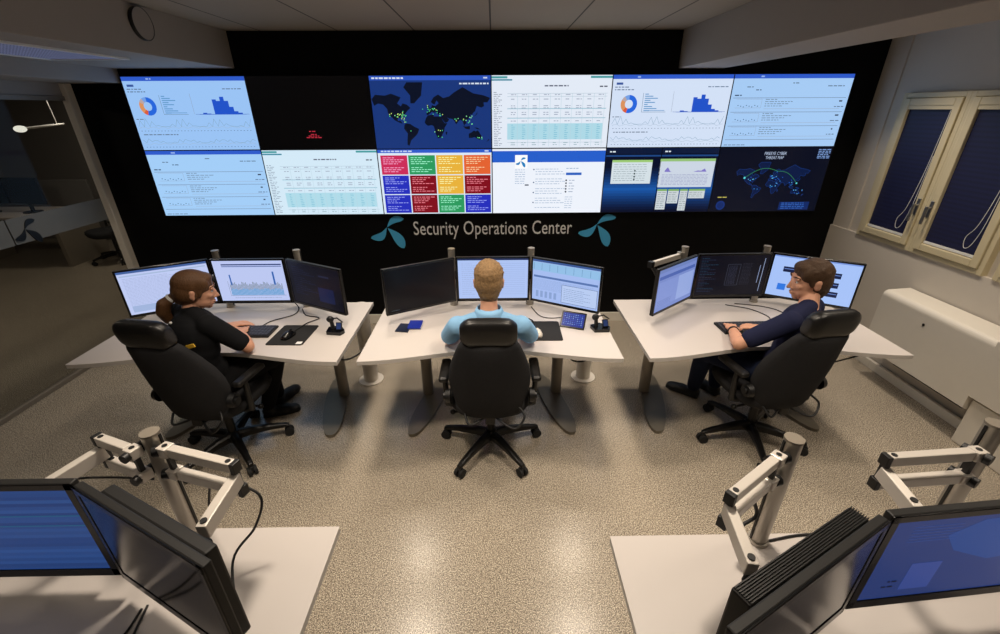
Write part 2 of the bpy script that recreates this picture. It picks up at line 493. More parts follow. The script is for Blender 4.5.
def text(name, body, loc, width, height=None, m=None, parent=None, rot=(PI / 2, 0, 0), depth=.003, ax='CENTER'):
    cu = bpy.data.curves.new(name, 'FONT'); cu.body = body; cu.size = 1; cu.align_x = ax; cu.align_y = 'CENTER'; cu.extrude = 0; cu.resolution_u = 3
    cu.space_character = 1.03
    o = bpy.data.objects.new(name, cu); COL.objects.link(o)
    bpy.context.view_layer.update()
    w, h = o.dimensions.x, o.dimensions.y
    k = width / w; ky = k if height is None else height / h
    cu.extrude = depth / 2 / k
    dg = bpy.context.evaluated_depsgraph_get()
    me = bpy.data.meshes.new_from_object(o.evaluated_get(dg))
    bpy.data.objects.remove(o)
    for v in me.vertices:
        v.co.x *= k; v.co.y *= ky; v.co.z *= k
    me.materials.clear(); me.materials.append(m)
    for p in me.polygons: p.use_smooth = False
    o = bpy.data.objects.new(name, me); COL.objects.link(o)
    o.location = loc; o.rotation_euler = rot
    if parent: o.parent = parent
    return o
t = text('wall_lettering', 'Security Operations Center', (-.002, .037, 1.005), 1.535, .175, M['sign'])
tag(t, 'pale grey words Security Operations Center on the black wall', 'sign')

# ------------------------------------------------------------------ screen canvas
class Canvas:
    """draws flat shapes of lit colour on a screen face; u right, v down, both 0..1; local X right, Z up, facing -Y"""
    def __init__(s, w, h, k=1.0, bg=(255, 255, 255)):
        s.w, s.h, s.k, s.mb, s.L = w, h, k, MB(), 0
        s.rect(0, 0, 1, 1, bg, 0)
    def P(s, u, v, l):
        return (-s.w / 2 + u * s.w, -.0005 - .00025 * l, s.h / 2 - v * s.h)
    def poly(s, pts, c, l=1):
        a = 0
        for i in range(len(pts)):
            p, q = pts[i], pts[(i + 1) % len(pts)]
            a += p[0] * q[1] - q[0] * p[1]
        if a > 0:
            pts = pts[::-1]
        s.mb.add([s.P(p[0], p[1], l) for p in pts], [tuple(range(len(pts)))], glow(c, s.k))
    def rect(s, u0, v0, u1, v1, c, l=1):
        s.poly([(u0, v0), (u0, v1), (u1, v1), (u1, v0)], c, l)
    def line(s, pts, c, t=.004, l=2):
        ar = s.w / s.h
        for (a, b) in zip(pts, pts[1:]):
            dx, dy = (b[0] - a[0]) * ar, b[1] - a[1]
            n = math.hypot(dx, dy) or 1
            ox, oy = -dy / n * t / 2 / ar, dx / n * t / 2
            s.poly([(a[0] + ox, a[1] + oy), (b[0] + ox, b[1] + oy), (b[0] - ox, b[1] - oy), (a[0] - ox, a[1] - oy)], c, l)
    def words(s, u, v, w, c, h=.012, l=3, rng=random):
        x = u
        while x < u + w - .01:
            q = min(rng.uniform(.012, .04), u + w - x)
            s.rect(x, v, x + q, v + h, c, l); x += q + .008
    def disc(s, u, v, r, c, l=2, n=10):
        ar = s.w / s.h
        s.poly([(u + r / ar * math.cos(2 * PI * k / n), v + r * math.sin(2 * PI * k / n)) for k in range(n)], c, l)
    def ring(s, u, v, r0, r1, a0, a1, c, l=2):
        ar = s.w / s.h; n = max(2, int(abs(a1 - a0) / .3))
        for i in range(n):
            x, y = a0 + (a1 - a0) * i / n, a0 + (a1 - a0) * (i + 1) / n
            s.poly([(u + r / ar * math.sin(a), v - r * math.cos(a)) for (r, a) in ((r0, x), (r1, x), (r1, y), (r0, y))], c, l)
    def build(s, parent, name='screen', loc=(0, 0, 0)):
        return s.mb.build(name, None, parent, loc=loc)

BLUE = (48, 92, 205)
def dashboard(c, bg, tint):
    c.rect(0, 0, 1, .055, BLUE); c.words(.2, .018, .04, (150, 180, 240), .02)
    c.rect(.03, .10, .085, .13, (60, 90, 160), 2); c.words(.02, .155, .12, (90, 110, 140)); c.words(.02, .19, .16, (90, 110, 140))
    for (a0, a1, q) in ((0, 3.4, (40, 105, 225)), (3.4, 3.9, (225, 95, 60)), (3.9, 5.2, (225, 150, 95)), (5.2, 5.7, (190, 170, 170)), (5.7, 6.283, (120, 165, 235))):
        c.ring(.15, .39, .06, .125, a0, a1, q)
    for i in range(9):
        c.rect(.28, .25 + i * .028, .28 + .03 + .08 * ((i * 37) % 5) / 4, .262 + i * .028, (90, 150, 205), 2)
    c.line([(.265, .24), (.265, .5), (.47, .5)], (110, 140, 170), .006)
    c.rect(.28, .475, .46, .483, (90, 150, 205), 2); c.line([(.52, .22), (.52, .5)], (140, 150, 170), .004)
    hs = [0, .02, .01, 0, .2, .18, .235, .18, .1, .04, .02, 0]
    for i, h in enumerate(hs):
        c.rect(.56 + i * .033, .5 - h, .56 + i * .033 + .034, .505, (35, 85, 205), 2)
    c.line([(.53, .5), (.98, .5)], (90, 120, 190), .005); c.words(.8, .155, .17, (100, 120, 150))
    for (v, amp) in ((.67, .06), (.90, .05)):
        p = [(.02 + i * .024, v - amp * (abs(math.sin(i * 1.7 + v * 9)) ** 3) * (1 + math.sin(i * .5))) for i in range(41)]
        c.line(p, (130, 165, 190), .005)
        p = [(.02 + i * .024, v + .03 - amp * .5 * abs(math.sin(i * .9 + v * 5))) for i in range(41)]
        c.line(p, (165, 185, 205), .004)
        for i in range(34): c.rect(.03 + i * .028, v + .055, .04 + i * .028, v + .062, (90, 110, 140), 2)
    c.words(.04, .775, .3, (95, 110, 130)); c.words(.02, .56, .06, (95, 110, 130), .01)

def report(c):
    c.rect(0, 0, 1, .055, BLUE); c.words(.22, .018, .04, (150, 180, 240), .02)
    c.words(.12, .16, .06, (90, 110, 135)); c.words(.5, .11, .05, (90, 110, 135)); c.words(.2, .2, .06, (60, 80, 110)); c.words(.8, .15, .14, (90, 110, 135)); c.words(.03, .27, .06, (60, 80, 110), .016)
    for i in range(4):
        v = .31 + i * .195
        c.rect(.02, v, .98, v + .007, (120, 140, 170), 2)
        if v + .15 < 1:
            c.line([(.05, v + .02), (.27, v + .02), (.27, v + .14), (.05, v + .14)], (150, 165, 190), .004)
            for k in range(8): c.rect(.07 + k * .024, v + .1 + .01 * (k % 3), .078 + k * .024, v + .112 + .01 * (k % 3), (60, 90, 130), 2)
            for k in range(4): c.words(.3, v + .02 + k * .03, .1 + .05 * ((k * 7) % 4), (110, 130, 155), .009)
            c.rect(.3, v + .15, .95, v + .155, (160, 175, 200), 2)
            c.words(.93, v + .04, .03, (60, 70, 90), .02); c.words(.9, v + .12, .08, (100, 120, 150), .012)
    c.words(.02, .99 - .02, .2, (100, 120, 150), .01)

def table(c):
    c.rect(0, .012, .13, .04, (75, 160, 165), 2); c.rect(.0, .05, .17, .07, (60, 140, 165), 2); c.rect(.82, .012, 1, .04, (75, 160, 165), 2)
    c.words(.44, .13, .2, (100, 105, 125), .018); c.words(.9, .14, .07, (90, 95, 110), .018)
    for k in range(30):
        v = .22 + k * .0255
        c.words(.015, v, .04 + .03 * ((k * 5) % 3) / 2, (125, 135, 155), .008)
    for blk in (.25, .29, .45, .58, .93):
        c.rect(.13, blk - .012, .97, blk - .007, (175, 195, 210), 2)
    c.rect(.13, .445, .97, .45, (90, 180, 200), 2); c.rect(.13, .575, .97, .58, (90, 180, 200), 2)
    c.rect(.13, .65, .95, .88, (178, 222, 236), 1)
    for k in range(9):
        u = .16 + k * .092
        c.rect(u + .055, .24, u + .058, .98, (190, 215, 228), 2)
        for v in (.25, .31, .40, .43, .49, .52, .61):
            c.words(u, v, .045, (165, 175, 195), .012)
        for q in range(8): c.words(u + .005, .67 + q * .027, .03, (120, 190, 215), .008)
        for v in (.92, .95): c.words(u, v, .04, (150, 180, 190), .01)

LAND = [
 [(-168, 66), (-156, 71), (-128, 70), (-110, 72), (-95, 70), (-82, 68), (-94, 60), (-84, 55), (-78, 60), (-66, 58), (-56, 52), (-66, 46), (-70, 42), (-76, 36), (-81, 30), (-81, 25), (-84, 30), (-92, 29), (-97, 26), (-96, 19), (-90, 21), (-87, 18), (-83, 11), (-78, 8), (-86, 12), (-96, 16), (-106, 22), (-113, 30), (-120, 34), (-124, 42), (-125, 50), (-135, 58), (-150, 60), (-162, 56), (-165, 62)],
 [(-55, 60), (-44, 60), (-22, 70), (-16, 80), (-40, 83), (-62, 82), (-72, 77), (-54, 70)],
 [(-78, 8), (-72, 12), (-60, 10), (-50, 2), (-35, -6), (-38, -15), (-42, -23), (-52, -32), (-62, -40), (-68, -52), (-74, -50), (-73, -38), (-70, -20), (-80, -5)],
 [(-10, 36), (-9, 43), (0, 44), (-4, 48), (6, 53), (8, 57), (18, 55), (28, 60), (22, 64), (16, 58), (11, 59), (5, 62), (14, 68), (28, 71), (42, 67), (60, 69), (75, 73), (100, 77), (130, 72), (160, 70), (180, 67), (172, 61), (160, 61), (162, 55), (154, 52), (140, 55), (135, 45), (128, 40), (126, 35), (121, 38), (121, 30), (110, 21), (106, 20), (108, 11), (103, 9), (103, 2), (99, 9), (98, 16), (91, 22), (86, 20), (80, 12), (77, 8), (72, 19), (66, 25), (57, 26), (50, 30), (57, 23), (52, 16), (44, 13), (38, 22), (33, 30), (36, 36), (28, 37), (24, 37), (20, 42), (14, 45), (17, 40), (12, 42), (7, 44), (0, 39), (-5, 36)],
 [(-17, 15), (-12, 28), (-6, 35), (10, 37), (12, 32), (24, 32), (33, 31), (38, 19), (43, 12), (51, 12), (42, -2), (40, -14), (35, -22), (30, -32), (20, -35), (14, -22), (12, -8), (9, 3), (4, 6), (-8, 4), (-14, 9)],
 [(114, -22), (114, -34), (123, -34), (132, -32), (138, -36), (147, -39), (153, -30), (145, -16), (141, -11), (136, -15), (130, -12), (122, -18)],
 [(96, 5), (104, -6), (114, -8), (118, -8), (118, 3), (108, 1), (102, 1)], [(-6, 50), (0, 51), (0, 53), (-4, 58), (-6, 56)], [(130, 31), (136, 34), (141, 38), (142, 44), (138, 38)], [(44, -16), (50, -15), (47, -25), (44, -23)], [(131, -2), (140, -3), (150, -9), (140, -8)], [(167, -45), (174, -41), (177, -38), (173, -38)],
]
def mp(lon, lat, u0=-.01, v0=.085, u1=1.0, v1=.99):
    y = math.log(math.tan(PI / 4 + R(max(-56, min(80, lat))) / 2))
    return (u0 + (lon + 172) / 354 * (u1 - u0), v0 + (2.44 - y) / (2.44 + 1.19) * (v1 - v0))

def worldmap(c):
    c.rect(0, 0, 1, .06, (45, 85, 190), 2); c.words(.02, .02, .26, (215, 225, 245), .022); c.words(.94, .02, .04, (200, 210, 235), .02)
    for pl in LAND:
        c.poly([mp(*p) for p in pl], (12, 19, 38), 1)
    c.words(.74, .095, .25, (215, 225, 240), .02)
    rg = random.Random(3)
    for (lon, lat, n, s) in ((-80, 38, 16, 9), (-95, 36, 6, 9), (-120, 38, 3, 4), (-72, 18, 2, 3), (5, 50, 14, 7), (30, 35, 5, 6), (75, 22, 4, 6), (100, 22, 3, 5), (118, 30, 4, 5), (122, 12, 5, 6), (28, -12, 4, 6), (28, -28, 2, 3), (145, -33, 4, 5), (-56, -12, 1, 4)):
        for _ in range(n):
            u, v = mp(lon + rg.gauss(0, s), lat + rg.gauss(0, s * .6))
            q = rg.choice([(90, 235, 130), (150, 250, 170), (70, 200, 140), (210, 240, 120)])
            c.disc(u, v, .008, q, 3, 6)

def tiles(c):
    c.rect(0, 0, 1, .05, BLUE); c.words(.03, .015, .27, (200, 215, 245), .02); c.words(.94, .015, .04, (200, 215, 245), .02)
    RD, GR, YE, OR, BL, DR = (205, 45, 90), (45, 155, 95), (235, 180, 60), (230, 100, 50), (38, 48, 190), (130, 12, 28)
    G = [[RD, GR, YE, OR], [BL, DR, YE, DR], [BL, DR, GR, BL], [GR, DR, BL, GR]]
    for r in range(4):
        for q in range(4):
            u, v = .02 + q * .245, .085 + r * .305
            v1 = min(v + .29, .995)
            if v >= 1: continue
            c.rect(u, v, u + .235, v1, G[r][q], 1)
            for k in range(8):
                vv = v + .03 + k * .03
                if vv + .02 < v1 and k != 4: c.words(u + .02, vv, .1 + .09 * ((k * 3 + q + r) % 4) / 3, tuple(min(255, x + 120) for x in G[r][q]), .011, 2)

def feed(c):
    c.rect(0, .03, 1, .2, (38, 95, 205), 1); c.rect(.2, .09, .31, .29, (255, 255, 255), 2)
    ar = c.w / c.h
    for pl in emblem_outlines(.2):
        c.poly([(.25 + x / ar * .8, .18 - y * .8) for x, y in pl], (35, 130, 195), 4)
    for k in range(7): c.words(.2, .31 + k * .035, .09, (150, 175, 205), .009)
    c.words(.29, .54, .04, (60, 70, 90), .02)
    for k in range(17):
        if k % 4 == 3: continue
        c.words(.385, .30 + k * .038, .22 + .05 * (k % 3) / 2, (165, 185, 210), .01)
    for k in (0, 5, 9, 13): c.disc(.37, .31 + k * .04, .012, (90, 110, 140))
    c.words(.66, .29, .12, (150, 175, 205), .012); c.rect(.66, .36, .80, .40, (45, 100, 195), 2)
    for k in range(5): c.disc(.665, .48 + k * .045, .014, (30, 35, 50)); c.words(.69, .475 + k * .045, .05, (130, 150, 180), .01)
    for k in range(6): c.words(.66, .74 + k * .035, .07, (165, 185, 210), .009)

def consoles(c):
    for k in range(22):
        t = k / 21.0; a = max(0, 1 - abs(t - .62) / .38)
        c.rect(0, .08 + .92 * t - .045, 1, .08 + .92 * t, (int(6 + 20 * a), int(14 + 75 * a), int(40 + 130 * a)), 1)
    c.rect(0, 0, 1, .08, (12, 26, 58), 2); c.rect(.488, 0, .496, 1, (6, 10, 20), 3)
    c.rect(0, .1, 1, .125, (30, 70, 130), 2); c.words(.03, .04, .05, (220, 230, 240), .02, 4); c.words(.52, .04, .05, (220, 230, 240), .02, 4)
    c.rect(.06, .175, .42, .54, (214, 226, 232), 3); c.rect(.06, .175, .42, .21, (160, 205, 120), 4)
    for k in range(8): c.words(.08, .24 + k * .035, .3, (150, 165, 175), .008, 5)
    for k in range(4): c.disc(.27, .34 + k * .045, .014, (40, 60, 60), 5)
    c.rect(.49, .16, .985, .60, (206, 216, 230), 3); c.rect(.49, .16, .985, .2, (150, 195, 120), 4)
    p = [(.54, .36)]
    for i in range(8): p.append((.54 + i * .012, .36 - .07 * math.exp(-((i - 2) / 1.6) ** 2)))
    c.poly(p + [(.62, .36)], (130, 120, 200), 5); c.poly([(.8, .36), (.84, .34), (.87, .345), (.9, .31), (.92, .36)], (130, 120, 200), 5)
    for k in range(8): c.words(.52, .40 + k * .022, .42, (150, 155, 195), .007, 5)
    for (u0, v0, u1, v1) in ((.50, .63, .59, .96), (.60, .63, .70, .86), (.71, .63, .78, .98), (.79, .63, .94, .78)):
        c.rect(u0, v0, u1, v1, (206, 214, 218), 3); c.rect(u0, v0, u1, v0 + .03, (130, 175, 100), 4)
        k = 0
        while v0 + .05 + k * .03 < v1 - .02:
            c.words(u0 + .008, v0 + .05 + k * .03, (u1 - u0) * .8, (130, 145, 150), .008, 5); k += 1

def threat(c):
    for pl in LAND:
        pts = [mp(*p, .18, .22, .86, .80) for p in pl]
        c.poly(pts, (9, 26, 66), 1); c.line(pts + [pts[0]], (22, 62, 140), .004, 2)
    rg = random.Random(8)
    for _ in range(46):
        lon, lat = rg.choice([(-85, 40), (10, 48), (40, 40), (115, 30), (140, -28), (25, 5), (-60, -10)])
        u, v = mp(lon + rg.gauss(0, 12), lat + rg.gauss(0, 7), .18, .22, .86, .80)
        c.disc(u, v, .007, rg.choice([(60, 160, 250), (40, 110, 230), (120, 210, 255)]), 3, 6)
    def arc(a, b, h, q):
        c.line([(a[0] + (b[0] - a[0]) * t / 14, a[1] + (b[1] - a[1]) * t / 14 - h * math.sin(PI * t / 14)) for t in range(15)], q, .008, 4)
    arc((.27, .46), (.56, .36), .09, (50, 130, 80)); arc((.56, .36), (.76, .55), .06, (50, 120, 80)); c.disc(.27, .46, .018, (90, 210, 220), 5); c.disc(.76, .55, .014, (90, 210, 220), 5)
    for k in range(6): c.words(.88, .03 + k * .025, .11, (130, 165, 225), .012)
    c.ring(.1, .9, .05, .075, 0, 6.28, (22, 50, 120)); c.disc(.1, .9, .05, (16, 40, 100)); c.words(.06, .76, .1, (190, 180, 90), .015)
    c.rect(.65, .85, .93, .98, (14, 40, 100), 2)
    for k in range(4): c.words(.67, .865 + k * .028, .22, (60, 110, 200), .01)

# ------------------------------------------------------------------ video wall
PW, PH, ZB = 1.025, .577, 1.1558
LIGHT1, WHITE = (168, 205, 250), (226, 236, 253)
spec = {
 (0, 0): (dashboard, (158, 200, 250), 'screen with ring chart and blue bars at the glass-side top corner of the video wall'),
 (0, 1): ('off', (7, 6, 6), 'switched-off black screen with tiny red text in the top row'),
 (0, 2): (worldmap, (27, 56, 124), 'screen with dark world map and green dots in the top row'),
 (0, 3): (table, (232, 240, 252), 'white table screen in the top row between map and ring chart'),
 (0, 4): (dashboard, (216, 230, 252), 'top-row screen with ring chart between the white table and the window-side corner'),
 (0, 5): (report, (170, 208, 250), 'pale blue report screen at the window-side top corner of the video wall'),
 (1, 0): (report, (165, 208, 250), 'pale blue report screen at the glass-side bottom corner of the video wall'),
 (1, 1): (table, (214, 236, 250), 'white table screen in the bottom row below the black screen'),
 (1, 2): (tiles, (222, 236, 250), 'screen of red, green, yellow and blue tiles below the world map'),
 (1, 3): (feed, (240, 245, 254), 'bottom-row white page screen with blue banner and petal emblem'),
 (1, 4): (consoles, (8, 14, 34), 'dark blue bottom-row screen with several small white windows'),
 (1, 5): (threat, (7, 12, 30), 'dark threat map screen at the window-side bottom corner of the video wall'),
}
for (r, c), (fn, bg, lab) in spec.items():
    x = (c - 2.5) * PW; z = ZB + (1 - r + .5) * PH
    e = empty('video_wall_display', lab, 'display screen', (x, 0, z), 0, 'displays of the video wall')
    b = MB(); b.box((0, .0225, 0), (PW - .002, .035, PH - .002)); b.build('casing', M['black'], e)
    w, h = PW - .009, PH - .009
    if fn == 'off':
        cv = Canvas(w, h, .9, bg)
        for k, ww in enumerate((.07, 0, .05, .09, .13)):
            if ww: cv.words(.48 - ww / 2, .74 + k * .022, ww, (205, 50, 70), .012)
        cv.build(e, loc=(0, .004, 0))
    else:
        cv = Canvas(w, h, .95 if r == 0 else .98, bg)
        if fn is dashboard: dashboard(cv, bg, 0)
        else: fn(cv)
        s_ = cv.build(e, loc=(0, .004, 0))
        if fn is threat:
            text('screen_title', 'FIREEYE CYBER', (-.0, -.001, .232), .20, .026, glow((190, 205, 235), .9), s_, depth=.0003)
            text('screen_title', 'THREAT MAP', (-.0, -.001, .196), .165, .026, glow((190, 205, 235), .9), s_, depth=.0003)

# ------------------------------------------------------------------ desks
def wave(x, hw=.78):
    t = min(1, abs(x) / hw)
    return .125 * (t * t * (3 - 2 * t))
def make_desk(label, loc, rz=0):
    e = empty('desk', label, 'desk', loc, rz, 'curved white desks')
    pts = []
    n = 32
    for i in range(n + 1):
        x = -.78 + 1.56 * i / n
        pts.append((x, -.40 - wave(x)))
    pts += [(.78, .345), (-.78, .345)]
    b = MB(); b.prism(pts, .705, .73, M['desk'], None, M['desk_edge']); b.build('desktop', None, e, .004)
    for s_ in (-1, 1):
        b = MB(); b.cyl((s_ * .505, .17, .02), (s_ * .505, .17, .705), .042, n=28); lg = b.build('leg', M['leg_grey'], e)
        ol = []
        for k in range(40):
            t = 2 * PI * k / 40
            y = .04 - .37 * math.cos(t)
            wv = .082 * abs(math.sin(t)) ** .8
            x = math.copysign(wv, math.sin(t)) + s_ * (.555 - .16 * (y + .33) / .74)
            ol.append((x, y))
        b = MB(); b.prism(ol, 0.0, .024); b.build('foot', M['foot'], lg, .006)
    b = MB(); b.bb((-.5, .14, .655), (.5, .20, .70)); b.build('crossbar', M['leg_grey'], e, .004)
    b = MB(); b.bb((.50, -.40, .672), (.72, -.34, .704)); b.build('power_box', M['black'], e, .004)
    return e
D0 = -.02, 1.45
desks = [('white curved desk of the long-haired person in black', (-1.69, -1.445, 0)), ('white curved desk of the person in the light blue polo', (-.015, -1.445, 0)), ('white curved desk of the person in the navy shirt', (1.70, -1.445, 0)),
         ('empty white desk in front of the camera on the glass side', (-1.32, -3.43, 0)), ('empty white desk in front of the camera on the window side', (1.18, -3.485, 0))]
dk0 = make_desk(*desks[0])
for lab, loc in desks[1:]:
    d = copy_tree(dk0); d.location = loc; d['label'] = lab

# cable risers
for i, (x, y, lab) in enumerate(((-1.03, -1.055, 'pale round cable riser on the floor between the desks of black shirt and blue polo'), (.75, -1.05, 'pale round cable riser on the floor under the blue polo desk'))):
    e = empty('cable_riser', lab, 'cable riser', (x, y, 0), 0, 'cable risers beside the desks')
    b = MB(); b.cyl((0, 0, .004), (0, 0, .69), .058, n=32); b.build('pipe', M['riser'], e)
    b = MB(); b.cyl((0, 0, 0), (0, 0, .012), .1, n=32); b.build('flange', M['riser'], e, .003)

# ------------------------------------------------------------------ monitors
SW, SH = .53, .325
def mon_content(kind, cv):
    if kind == 'doc':
        cv.rect(0, 0, 1, .05, (70, 100, 160)); cv.rect(.02, .09, .98, .12, (170, 190, 225))
        for k in range(20):
            cv.words(.04, .16 + k * .032, .5 + .4 * ((k * 7) % 5) / 4, (168, 182, 224), .012)
        cv.rect(.04, .8, .4, .95, (165, 185, 225))
    elif kind == 'chart':
        cv.rect(.12, .08, .98, .11, (40, 60, 120), 2); cv.rect(.12, .13, .98, .15, (90, 110, 170), 2)
        for i in range(44):
            u = .17 + i * .0175
            h = .19 + .02 * math.sin(i * .7) + .03 * ((i * 5) % 3) / 2
            cv.rect(u, .86 - h * .75, u + .011, .86, (60, 150, 205), 2); cv.rect(u, .86 - h * 1.45, u + .011, .86 - h * .75, (130, 145, 165), 2)
        cv.rect(.19, .34, .21, .6, (45, 100, 180), 3); cv.rect(.82, .27, .845, .6, (45, 100, 180), 3)
        cv.line([(.15, .5), (.15, .87), (.96, .87)], (90, 110, 140), .006); cv.words(.2, .92, .7, (120, 140, 180), .01)
    elif kind == 'darkblue':
        for k in range(14): cv.words(.08, .1 + k * .05, .15 + .3 * ((k * 5) % 4) / 3, (34, 38, 66), .012)
        cv.rect(.55, .5, .85, .85, (16, 26, 62)); cv.rect(.6, .2, .8, .24, (32, 36, 60))
    elif kind == 'off':
        cv.words(.05, .965, .12, (90, 100, 110), .008)
    elif kind == 'mail':
        cv.rect(0, 0, 1, .04, (30, 45, 90)); 
        for k in range(17): cv.words(.05, .12 + k * .048, .15 + .05 * (k % 3), (150, 170, 215), .009)
        for k in range(17): cv.rect(.45, .12 + k * .048, .96, .125 + k * .048, (140, 165, 215), 2)
    elif kind == 'ticket':
        cv.rect(0, 0, 1, .05, (60, 90, 150)); cv.rect(0, .06, 1, .26, (150, 195, 235)); cv.rect(.02, .38, .98, .43, (90, 120, 180), 2)
        for k in range(8): cv.rect(.02 + k * .12, .08, .025 + k * .12, .24, (90, 130, 180), 2)
        for k in range(12): cv.words(.02, .47 + k * .022, .9, (140, 165, 215), .006)
        cv.rect(.46, .52, .98, .95, (188, 208, 246), 4); cv.line([(.46, .52), (.98, .52), (.98, .95), (.46, .95), (.46, .52)], (60, 80, 130), .008, 5)
        for k in range(7): cv.words(.49, .6 + k * .045, .3 + .1 * (k % 2), (120, 145, 195), .01, 6)
        for k in range(5): cv.rect(.06 + k * .07, .76, .1 + k * .07, .92, (140, 165, 215), 3)
    elif kind == 'portal':
        cv.rect(0, 0, 1, .08, (110, 130, 190)); cv.rect(.03, .16, .97, .24, (75, 100, 175)); cv.rect(.03, .3, .97, .9, (128, 148, 212))
        cv.rect(.55, .3, .97, .9, (150, 170, 225), 2)
        for k in range(4): cv.words(.06, .75 + k * .04, .35, (90, 110, 175), .01)
    elif kind == 'terminal':
        rg = random.Random(4)
        for k in range(22): cv.words(.03, .06 + k * .04, .06 + .2 * rg.random(), rg.choice([(34, 66, 92), (40, 52, 80), (52, 56, 74)]), .01)
        cv.line([(.42, .22), (.6, .22), (.6, .75), (.42, .75), (.42, .22)], (62, 66, 84), .008)
        for k in range(16): cv.words(.44, .26 + k * .03, .12, (58, 62, 84), .008); cv.words(.63, .2 + k * .035, .14, (48, 50, 66), .008)
        cv.rect(.88, .25, .888, .7, (140, 155, 195), 2); cv.rect(.93, .08, .938, .92, (150, 165, 200), 2)
    elif kind == 'windows':
        cv.rect(0, 0, 1, .03, (120, 150, 220)); cv.rect(.12, .68, .22, .84, (50, 120, 225), 2)
        for (u, v) in ((.14, .25), (.66, .25), (.66, .48), (.50, .70), (.68, .70), (.47, .1)):
            cv.rect(u, v, u + .15, v + .13, (24, 32, 66), 2); cv.rect(u + .01, v + .045, u + .14, v + .06, (110, 140, 210), 3)
    elif kind == 'bands':
        rg = random.Random(9)
        for k in range(26):
            q = rg.random(); v = k / 26
            cv.rect(0, v, 1, v + 1 / 26, (int(34 + 12 * q), int(62 + 20 * q), int(118 + 26 * q)), 1)
        for v in (.30, .42): cv.rect(0, v, 1, v + .012, (30, 92, 128), 2)
        cv.poly([(.0, .6), (.4, .25), (.9, .05), (1, .1), (1, .4), (.5, .7)], (26, 56, 140), 3) if False else None
    elif kind == 'bluedesk':
        cv.poly([(.3, .22), (.45, .06), (.9, .04), (.99, .2), (.97, .5), (.6, .58), (.38, .42)], (38, 72, 140), 1)
        for k in range(6): cv.rect(.1, .08 + k * .035, .35, .085 + k * .035, (52, 80, 150), 2)
        cv.words(.12, .76, .06, (14, 18, 40), .02); cv.words(.1, .83, .07, (14, 18, 40), .02); cv.rect(.2, .55, .36, .9, (56, 76, 146), 2)

def make_monitor(a, b_, zb, ztop, kind, bg, k, label, deep=0, group='thin black desk monitors', slats=False):
    """a, b_: ends of the lower front edge (x, y); faces the side where a->b runs left to right seen from the user"""
    a, b_ = Vector(a), Vector(b_); d = b_ - a; w = d.length; ang = math.atan2(d.y, d.x); h = ztop - zb
    mid = (a + b_) / 2
    e = empty('monitor', label, 'monitor', (mid.x, mid.y, zb), ang, group)
    bz = .012 if not deep else .02
    T = .022
    m = MB(); m.bb((-w / 2, 0, 0), (w / 2, T, h)); m.build('housing', M['housing'], e, .004)
    m = MB(); m.bb((-w / 2, -.004, 0), (-w / 2 + bz, 0.001, h)); m.bb((w / 2 - bz, -.004, 0), (w / 2, 0.001, h)); m.bb((-w / 2, -.004, 0), (w / 2, 0.001, bz * 1.5)); m.bb((-w / 2, -.004, h - bz), (w / 2, 0.001, h))
    m.build('bezel', M['black_gloss'], e, .0015)
    if deep:
        m = MB(); m.bb((-w / 2 + .075, T, .04), (w / 2 - .03 if deep == 2 else w / 2 - .075, T + (.045 if slats else .032), h - .006 if deep == 2 else h - .12)); 
        hb = m.build('rear_housing', M['housing'], e, .006)
        if slats:
            m = MB()
            for q in range(8):
                m.bb((-w / 2 + .08, T + .004 + q * .005, h - .007), (w / 2 - .03, T + .006 + q * .005, h - .003))
            m.build('vent', M['black'], hb)
    else:
        m = MB(); m.bb((-w / 2 + .08, T, .05), (w / 2 - .08, T + .022, h - .05)); m.build('rear_housing', M['housing'], e, .006)
    by = T + ((.045 if slats else .032) if deep else .022)
    m = MB(); m.box((0, by + .006, h * .52), (.11, .012, .11)); m.build('mount_plate', M['black'], e, .002)
    sw, sh = w - 2 * bz, h - bz * 2.5
    if kind == 'glass_off':
        m = MB(); m.bb((-sw / 2, -.002, bz * 1.5), (sw / 2, .0005, bz * 1.5 + sh)); m.build('screen', M['off_screen'], e)
    else:
        cv = Canvas(sw, sh, k, bg); mon_content(kind, cv); cv.build(e, loc=(0, -.0005, bz * 1.5 + sh / 2))
    return e, mid, ang, by, h
ZT = 1.127
LB, DK = (196, 210, 248), (9, 9, 13)
mons = [
 ((-2.425, -1.490), (-1.967, -1.245), 'doc', (196, 208, 248), .95, 'monitor with white text page beside the glass partition'),
 ((-1.950, -1.25), (-1.445, -1.25), 'chart', (192, 204, 246), .95, 'monitor showing a blue bar chart'),
 ((-1.430, -1.25), (-.985, -1.490), 'darkblue', (13, 14, 26), 1, 'dark monitor beside the bar chart monitor'),
 ((-.712, -1.502), (-.265, -1.255), 'off', (6, 6, 8), 1, 'black monitor on the blue polo desk behind two small blue booklets'),
 ((-.255, -1.25), (.260, -1.25), 'mail', (178, 200, 248), .95, 'monitor directly in front of the person in light blue polo'),
 ((.272, -1.252), (.712, -1.502), 'ticket', (168, 192, 244), .95, 'lit monitor with pop-up window behind the small tablet'),
 ((1.057, -1.548), (1.440, -1.238), 'portal', (120, 140, 205), .95, 'lavender blue monitor turned inward on the navy shirt desk'),
 ((1.450, -1.232), (1.978, -1.218), 'terminal', (12, 12, 22), 1, 'dark terminal monitor in the middle of the navy shirt desk'),
 ((1.990, -1.205), (2.440, -1.478), 'windows', (168, 196, 250), .98, 'light blue monitor with small windows beside the window wall'),
]
MI = []
for a, b_, kind, bg, k, lab in mons:
    MI.append(make_monitor(a, b_, .80, ZT, kind, bg, k, lab))
